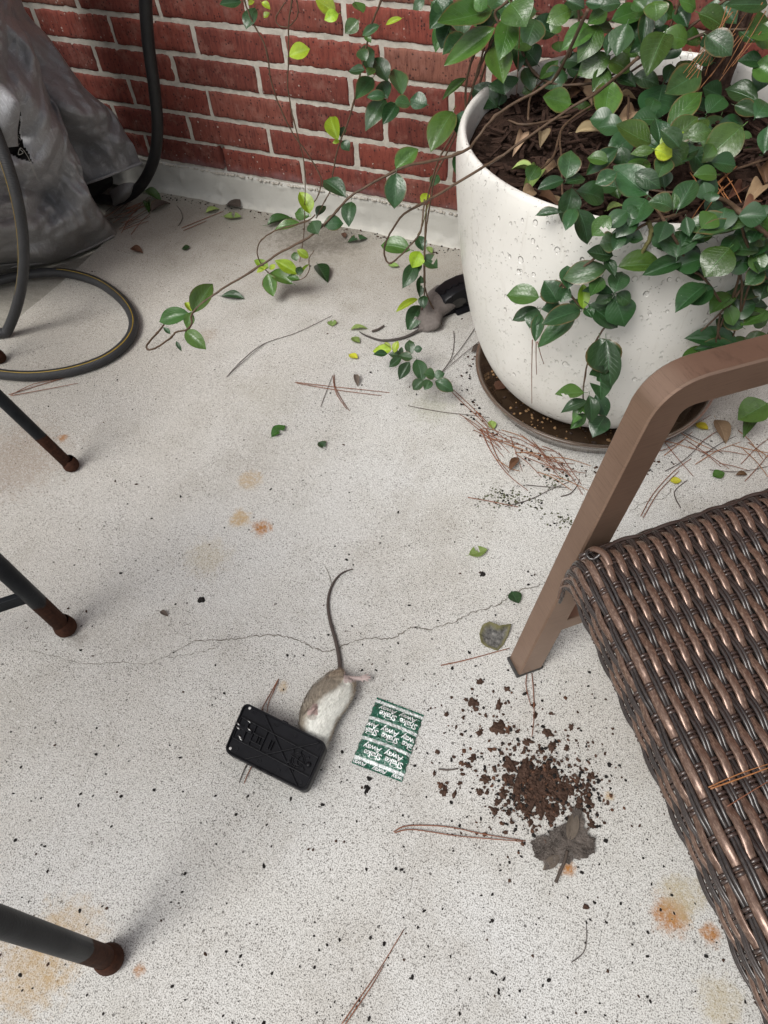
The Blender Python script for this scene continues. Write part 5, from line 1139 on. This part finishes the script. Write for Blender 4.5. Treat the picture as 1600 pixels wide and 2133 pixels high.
# big decayed leaf: lobes round a stalk
MAT['decay'] = simple('decayed_leaf_skin', (.095, .080, .070), .9, 260, .9, .6, .1, vscale=45, bdist=.003)
dl = empty('decayed_leaf', gp(1172, 1765), 'flattened grey brown decayed leaf with cobweb below the soil pile', 'dead leaf')
def lobe(px, py, ang, L, w_, c, z, shape, cl=1.4):
    d = Vector((math.cos(R(ang)), -math.sin(R(ang))))*L; Pb, Pt = gp(px, py, .004+z), gp(px+d.x, py+d.y, .004+z); sx = (gp(px+10, py)-gp(px-10, py)).length/20
    o = put_leaf('lobe', Pb, Pt, w_*sx, ZV, c, dl, shape, wscale=cl); zm = min((o.matrix_basis @ v.co).z for v in o.data.vertices); o.location.z += .0015-zm+z*.6
OUT = [(1105, 1760), (1115, 1745), (1140, 1742), (1150, 1730), (1165, 1722), (1185, 1715), (1194, 1684), (1212, 1690), (1215, 1720), (1222, 1735), (1240, 1755), (1238, 1775), (1215, 1792), (1195, 1790), (1185, 1800), (1160, 1800), (1140, 1815), (1133, 1800), (1112, 1785)]
def dleaf(u, v):
    x = u*len(OUT); i = int(x) % len(OUT); t = x-int(x); a_, b_ = OUT[i], OUT[(i+1) % len(OUT)]
    rg = 1+.16*mnoise.noise(Vector((u*40, 0, 3)))+.10*mnoise.noise(Vector((u*110, 4, 0))); ex, ey = a_[0]*(1-t)+b_[0]*t, a_[1]*(1-t)+b_[1]*t; ex, ey = 1176+(ex-1176)*rg, 1765+(ey-1765)*rg; k = v**.8; px, py = 1176+(ex-1176)*k, 1765+(ey-1765)*k
    p = gp(px, py); q_ = p*55; z = .0022+.0022*(1-abs(mnoise.noise(q_))*2)+.0015*(1-abs(mnoise.noise(q_*2.6))*2)+.006*v*max(0, mnoise.noise(p*45+Vector((5, 0, 0))))
    return Vector((p.x, p.y, max(z, .0012)))
mb = MB(); mb.grid(dleaf, 150, 18, uv=True); mb.build('blade', MAT['decay'], dl)
lobe(1186, 1752, 78, 66, 24, 7, .001, 6, .5); lobe(1165, 1782, 222, 46, 20, 7, .001, 2, .5)
fz = MB(); q = random.Random(9)
for k in range(1500):
    u, v = q.random(), math.sqrt(q.random())*1.06; b = dleaf(u, min(v, 1)); d = Vector((q.uniform(-1, 1), q.uniform(-1, 1), q.uniform(0, .7))).normalized(); L = q.uniform(.002, .006); w_ = d.cross(ZV).normalized()*.00018; e = b+d*L
    fz.add([b-w_, b+w_, e], [(0, 1, 2)])
fz.build('cobweb_fuzz', simple('grey_fuzz', (.17, .15, .135), 1., None, var=.4), dl, smooth=False, kind='stuff')
mb = MB(); mb.tube(spline([gp(1182, 1772, .006), gp(1176, 1795, .006), gp(1166, 1818, .004), gp(1158, 1838, .003)], 5), [.0022]*15+[.0030], 7); mb.build('stalk', LM[7], dl)

MAT['dirt1'] = simple('brown_soil_clump', (.070, .042, .031), .95, 500, .9, .5, .1, vscale=160, bdist=.002); MAT['dirt2'] = simple('rusty_soil_bit', (.10, .052, .034), .9, 500, .8, .5, .1, vscale=160); MAT['dirt3'] = simple('black_grit', (.016, .014, .013), .85, 500, .6, .5, .2, vscale=120)
DM = [MAT['dirt1'], MAT['dirt2'], MAT['dirt3']]
CL = [(1122, 1648, 46), (1092, 1602, 30), (1064, 1592, 22), (1142, 1610, 28), (1168, 1655, 24), (1078, 1645, 26), (1112, 1622, 28), (1128, 1682, 24), (1185, 1640, 16), (1060, 1625, 16), (1150, 1635, 20), (1150, 1690, 22), (1100, 1690, 18), (1030, 1690, 12), (1047, 1655, 14), (1195, 1625, 11), (1225, 1668, 13), (1010, 1622, 17), (1000, 1650, 10), (985, 1580, 13), (975, 1595, 10), (1000, 1525, 13), (1038, 1518, 22), (1060, 1520, 10),
      (987, 1465, 16), (972, 1458, 8), (1040, 1468, 13), (1000, 1420, 13), (1055, 1435, 9), (1112, 1468, 8), (1115, 1490, 9), (1150, 1487, 7), (1140, 1525, 14), (1150, 1555, 14), (1100, 1545, 13), (1125, 1565, 10), (925, 1648, 15), (918, 1635, 9), (947, 1655, 9), (962, 1590, 9), (905, 1612, 7), (1230, 1618, 12), (1225, 1635, 8), (1232, 1718, 11), (1148, 1705, 12), (1085, 1680, 14), (1105, 1715, 9), (1190, 1515, 9), (950, 1515, 6), (930, 1488, 7),
      (1180, 1560, 7), (1022, 1562, 7), (958, 1632, 7), (1205, 1680, 10), (1060, 1690, 9), (1035, 1672, 9), (420, 1250, 11), (1005, 1196, 9), (770, 1622, 8), (765, 1645, 10), (965, 1495, 6), (1072, 1560, 8)]
for i, (px, py, sz) in enumerate(CL):
    q = random.Random(i*13+1); mb = MB(); sc = .00070 if py > 1400 else .00080; r_ = sz*sc*.62; far = py < 1300 or px < 900
    c = gp(px, py); n_ = 22; nr = 5; mi_ = 2 if far else q.choice((0, 0, 0, 0, 1)) if sz < 12 else 0; asp = q.uniform(.65, 1.2); vs = [(c.x, c.y, r_*.24+.0014)]
    for rr_ in range(1, nr+1):
        for k in range(n_):
            th = 2*math.pi*k/n_; d = Vector((math.cos(th)*1.9, math.sin(th)*1.9, i*3.7)); k_ = 1+.75*mnoise.noise(d)+.38*mnoise.noise(d*2.7); rad = r_*1.12*max(k_, .3)*rr_/nr
            x_, y_ = c.x+rad*math.cos(th)*asp, c.y+rad*math.sin(th)/asp; v_ = Vector((x_*210, y_*210, i)); h = (.0016+r_*.22)*(1-(rr_/nr)**3)+(.0014+r_*.12)*mnoise.noise(v_)+.0007*mnoise.noise(v_*2.6)
            vs.append((x_, y_, max(h, .0004) if rr_ < nr else .0003))
    fs = [(0, 1+k, 1+(k+1) % n_) for k in range(n_)]+[(1+(r2-1)*n_+k, 1+r2*n_+k, 1+r2*n_+(k+1) % n_, 1+(r2-1)*n_+(k+1) % n_) for r2 in range(1, nr) for k in range(n_)]
    mb.add(vs, fs, mi_)
    o = mb.build('soil_clump', DM, None, smooth=False)
    o['category'] = 'soil clump'
    if far and px == 420: o['label'] = 'lone black crumb on the open floor left of the rat tail'
    elif far and px == 1005: o['label'] = 'lone black crumb below the pale green broken leaf'
    elif far: o['label'] = 'black crumb on the floor under the green packet'; o['group'] = 'crumbs under the packet'
    else:
        zone = 'in the dense middle of the spilled soil' if sz >= 24 else 'at the left fringe of the spilled soil toward the packet' if px < 1010 else 'near the foot of the bronze chair leg' if py < 1500 else 'at the right fringe of the spilled soil toward the wicker' if px > 1180 else 'at the lower edge of the soil by the decayed leaf' if py > 1665 else 'at the upper edge of the spilled soil' if py < 1580 else 'in the spilled soil around its dense middle'
        o['label'] = 'crumbly dark brown clump '+zone; o['group'] = 'soil clumps '+zone
pile = MB(); q = random.Random(77)
for k in range(1100):
    if k < 620: px, py = q.gauss(1120, 62), q.gauss(1635, 52)
    elif k < 900: px, py = q.gauss(1090, 95), q.gauss(1570, 105)
    else: px, py = q.gauss(1210, 30), q.gauss(1650, 40)
    if px < 890 or py < 1385: continue
    c = gp(px, py); r_ = .0007+.0026*q.random()**2.0
    lump(pile, (c.x, c.y, r_*.4), r_*q.uniform(.8, 1.5), r_, r_*.6, k+5000, .4, q.choices((0, 1, 2), (6, 1.2, 4))[0])
for k in range(420):
    px, py = q.gauss(1120, 36), q.gauss(1640, 32); c = gp(px, py); r_ = q.uniform(.0008, .0026); lump(pile, (c.x, c.y, q.uniform(.0012, .0048)), r_*1.4, r_, r_*.7, k+7700, .4, q.choices((0, 1, 2), (6, 2, 2))[0])
pile.build('spilled_soil', DM, None, smooth=False, kind='stuff', label='loose dark soil crumbs spilled between the packet and the wicker chair', category='soil')
grit = MB(); q = random.Random(5)
for k in range(3000):
    px, py = q.uniform(-20, 1620), q.uniform(430, 2150)
    dens = .28+.5*math.exp(-((px-1000)/420)**2-((py-1500)/500)**2)+.25*(py > 1500)
    if q.random() > dens: continue
    c = gp(px, py); r_ = .0006+.0017*q.random()**3.0
    if c.y > -.03: continue
    if (c.x-PC.x)**2+(c.y-PC.y)**2 < .254**2: continue
    lump(grit, (c.x, c.y, r_*.35 if c.x > .12 else r_*.3-.012), r_*q.uniform(.8, 1.8), r_, r_*.6, k+9000, .35, q.choices((0, 2), (1, 4))[0])
for k in range(500):                                       # grime gathered at the curb and under the saucer edge
    if k < 300: c = Vector((q.uniform(.12, 1.25), -.022-abs(q.gauss(0, .022)), 0))
    else:
        a = q.uniform(3.2, 5.6); c = PC+Vector((math.cos(a), math.sin(a), 0))*(.256+abs(q.gauss(0, .02)))
    r_ = .0007+.0024*q.random()**2; lump(grit, (c.x, c.y, r_*.4), r_*1.3, r_, r_*.6, k+20000, .4, q.choice((0, 2)))
MAT['moss'] = simple('dry_moss', (.085, .09, .05), .95, 400, .6, .5)
for k in range(260):
    ctr = q.choice(((1035, 1035), (1110, 1050), (1165, 1085), (1060, 1040), (1155, 1000))); c = gp(q.gauss(ctr[0], 17), q.gauss(ctr[1], 10)); r_ = q.uniform(.0007, .0022); lump(grit, (c.x, c.y, r_*.25), r_*1.4, r_, r_*.4, k+30000, .4, q.choice((2, 3, 3)))
grit.build('floor_grit', DM+[MAT['moss']], None, smooth=False, kind='stuff', label='scattered black grit all over the pale concrete floor', category='grit')

# pine needles: each is one fallen bundle or needle
NM = [simple('rust_pine_needle', (.20, .075, .038), .5, None, var=.3, vscale=50), simple('grey_twig', (.075, .058, .05), .7, None, var=.3), simple('orange_pine_needle', (.30, .125, .045), .5, None, var=.25), simple('bleached_straw', (.36, .34, .30), .8, None, var=.2)]
def needle(lines, r, m, label, group=None, z=.0022, name='pine_needle', cat='pine needle', zs=None):
    mb = MB()
    for i, L in enumerate(lines):
        P = spline([gp(p[0], p[1], (p[2] if len(p) > 2 else z+.0012*i)) for p in L], 5); mb.tube(P, [r*(1 if k > 1 else .8)*(1-.45*k/len(P)) for k in range(len(P))], 5)
    o = mb.build(name, NM[m]); o['label'] = label; o['category'] = cat
    if group: o['group'] = group
    return o
NE = .0010
needle([[(615, 796), (690, 805), (760, 812), (812, 818)], [(618, 798), (700, 812), (795, 824)]], NE, 0, 'long rust pine needle pair lying across the mid floor')
needle([[(696, 780), (698, 805), (712, 832), (728, 856)], [(693, 782), (700, 818), (722, 852)]], NE, 0, 'rust pine needles crossing under the long pair')
needle([[(668, 848), (680, 815), (692, 783)]], .0008, 1, 'thin dark needle beside the crossing pine needles')
needle([[(472, 785), (510, 745), (552, 715), (620, 692), (692, 657)], [(474, 783), (520, 742), (553, 714)]], .0009, 1, 'long thin grey twig on the floor below the vine tip', name='twig', cat='twig')
needle([[(18, 822), (80, 803), (130, 788), (160, 775)], [(22, 824), (90, 812), (163, 798)], [(24, 822), (70, 800), (125, 790)]], NE, 0, 'rust pine needle bundle beside the hose loop')
needle([[(580, 1414), (566, 1440), (549, 1470), (545, 1485)], [(580, 1414), (570, 1440), (560, 1462), (556, 1484)]], .0010, 0, 'pine needle bundle poking out above the overturned trap')
needle([[(528, 1590), (515, 1615), (509, 1632)]], .0010, 0, 'right one of two needle ends below the overturned trap')
needle([[(515, 1590), (506, 1610), (498, 1631)]], .0010, 1, 'left grey one of two needle ends below the overturned trap')
needle([[(918, 1386), (970, 1375), (1062, 1350)]], .0011, 0, 'pine needle between the cupped leaf and the chair foot')
needle([[(1108, 1402), (1112, 1450), (1112, 1500), (1108, 1535)], [(1098, 1402), (1096, 1430), (1106, 1470)]], .0009, 0, 'pine needle running from the chair foot to the soil pile')
needle([[(820, 1733), (850, 1720), (930, 1722), (1010, 1738), (1095, 1752)], [(822, 1735), (860, 1728), (960, 1742), (1090, 1753)]], .0010, 0, 'long curved pine needle pair left of the decayed leaf')
needle([[(712, 2133), (745, 2085), (790, 2020), (842, 1935)], [(718, 2135), (770, 2060), (800, 2010)]], .0009, 0, 'pine needle pair at the bottom of the floor')
needle([[(975, 1036), (1020, 1044), (1080, 1056)]], .0011, 0, 'short pine needle near the wall side of the armrest leg')
needle([[(1335, 1075), (1360, 1030), (1400, 985), (1440, 955)], [(1340, 1078), (1372, 1025), (1415, 980)]], .0010, 0, 'pine needle pair between the armrest and the wicker seat')
needle([[(850, 845), (920, 858), (985, 865), (1020, 870)]], .0008, 1, 'thin grey needle left of the saucer')
needle([[(945, 690), (946, 712), (940, 745), (918, 778)], [(998, 670), (970, 712), (945, 745), (920, 776)], [(1012, 700), (960, 742), (922, 775)]], .0009, 1, 'spread of thin needles between far trap and saucer')
needle([[(940, 815), (965, 840), (995, 868), (1020, 895)], [(942, 810), (985, 850), (1018, 890)]], .0010, 0, 'pine needle pair left of the saucer')
needle([[(1418, 1058), (1405, 1025), (1432, 1000)]], .0012, 1, 'short black twig by the yellow leaf', name='twig', cat='twig')
needle([[(372, 470), (380, 455), (377, 440), (368, 428)]], .0011, 1, 'curved black twig near the curb', name='twig', cat='twig')
needle([[(378, 475), (420, 458), (465, 440)], [(382, 480), (430, 460)]], .0012, 0, 'pale twig near the curb', name='twig', cat='twig')
needle([[(1190, 2005), (1215, 1985), (1222, 1955), (1221, 1925)]], .0007, 1, 'fine curved hair like fibre on the floor below the decayed leaf', name='fibre', cat='fibre')
needle([[(690, 1215), (684, 1195), (677, 1180)]], .0008, 3, 'pale straw bit at the tip of the rat tail', name='twig', cat='twig')
needle([[(913, 1602), (935, 1604), (955, 1601)]], .0014, 1, 'short black stick between the packet and the soil', name='twig', cat='twig')
needle([[(775, 690), (788, 686), (800, 678)]], .0035, 5 if False else 1, 'curled brown pod at the tail tip of the far rat', name='seed_pod', cat='seed pod', z=.004)
needle([[(1052, 1055), (1105, 1040), (1150, 1018), (1200, 998)], [(1095, 1010), (1140, 1014), (1182, 1015)]], .0010, 1, 'forked grey twig between the saucer and the armrest leg', name='twig', cat='twig')
needle([[(1168, 1034), (1188, 1028), (1202, 1012), (1207, 998)]], .0012, 1, 'short hooked twig at the armrest leg', name='twig', cat='twig')
needle([[(1003, 895), (1020, 935), (1055, 985), (1100, 1022)], [(1012, 892), (1035, 950), (1060, 985)]], .0011, 0, 'long curved pine needle pair in front of the saucer heap')
q = random.Random(21)
for k in range(34):
    t = q.random(); px, py = 1005+190*t+q.gauss(0, 10), 895+95*t+q.gauss(0, 14); a = R(-32+q.gauss(0, 16)); L = q.uniform(50, 120)
    dx, dy = math.cos(a)*L/2, -math.sin(a)*L/2; b = q.uniform(-9, 9)
    needle([[(px-dx, py-dy, .002+.004*q.random()), (px+b*.3, py+b, .004+.004*q.random()), (px+dx, py+dy, .002)]], .0009, q.choice((0, 0, 2)), 'rust pine needle in the heap along the saucer rim', 'pine needles heaped against the saucer')
for k in range(22):
    px, py = q.uniform(1330, 1600), q.uniform(880, 985); a = q.uniform(-.9, .9); L = q.uniform(60, 130); dx, dy = math.cos(a)*L/2, -math.sin(a)*L/2
    needle([[(px-dx, py-dy, .003), (px, py+q.uniform(-8, 8), .006), (px+dx, py+dy, .002)]], .0009, q.choice((0, 1, 2)), 'pine needle in the litter behind the armrest', 'pine needles behind the armrest')
for k in range(24):
    px, py = q.uniform(235, 300), q.uniform(415, 470); a = q.gauss(.55, .25); L = q.uniform(40, 80); dx, dy = math.cos(a)*L/2, -math.sin(a)*L/2
    needle([[(px-dx, py-dy, .003), (px, py+q.uniform(-4, 4), .008), (px+dx, py+dy, .002)]], .0010, q.choice((0, 0, 1)), 'pine needle in the heap under the tarp corner', 'pine needles under the tarp')
# needles caught on the chair, pot and vine
def needle3(P, r, m, label, group=None):
    mb = MB(); P = spline(P, 5); mb.tube(P, [r*(1-.4*k/len(P)) for k in range(len(P))], 5); o = mb.build('pine_needle', NM[m]); o['label'] = label; o['category'] = 'pine needle'
    if group: o['group'] = group
SZ = .359
needle3([gp(1480, 1643, SZ), gp(1540, 1622, SZ+.001), gp(1605, 1598, SZ+.003)], .0009, 2, 'thicker orange pine needle lying on the wicker seat')
needle3([gp(1476, 1640, SZ), gp(1540, 1612, SZ+.002), gp(1605, 1590, SZ+.003)], .0007, 2, 'thinner upper pine needle on the wicker seat')
needle3([gp(1515, 1680, SZ), gp(1560, 1652, SZ+.001), gp(1605, 1625, SZ+.003)], .0006, 0, 'lowest fine pine needle on the wicker seat')
for (a, b) in (((1109, 708), (1108, 840)), ((1117, 712), (1118, 780)), ((1120, 712), (1133, 758))):
    A_, B_ = at(*a, ('pot', .03)), at(*b, ('pot', .012)); needle3([A_, (A_+B_)/2+Vector((0, -.002, 0)), B_], .0009, 0, 'rust pine needle hanging from the vine in front of the pot', 'needles hanging before the pot')
for k in range(16):
    x = q.uniform(1480, 1600); y0 = q.uniform(0, 90); L = q.uniform(90, 200); a = R(q.gauss(57, 7)); A_, B_ = wp(x, y0, -.30), wp(x-math.cos(a)*L, y0+math.sin(a)*L, -.33); needle3([A_, (A_+B_)/2, B_], .0008, 2, 'orange pine needle caught in the vine beside the trunk', 'needles caught in the vine')
for k in range(10):
    x, y = q.uniform(1430, 1540), q.uniform(370, 440); a = R(q.choice((50, 125, 135, 60))); L = q.uniform(40, 75); A_, B_ = gp(x-math.cos(a)*L/2, y-math.sin(a)*L/2, .535), gp(x+math.cos(a)*L/2, y+math.sin(a)*L/2, .525); needle3([A_, (A_+B_)/2+ZV*.002, B_], .0009, 2, 'orange pine needle lying over the front rim of the pot', 'needles on the pot rim')
A_, B_ = wp(1084, 40, -.33), wp(1076, 200, -.33); needle3([A_, (A_+B_)/2, B_], .0009, 0, 'single rust needle hanging before the brick wall left of the pot centre')
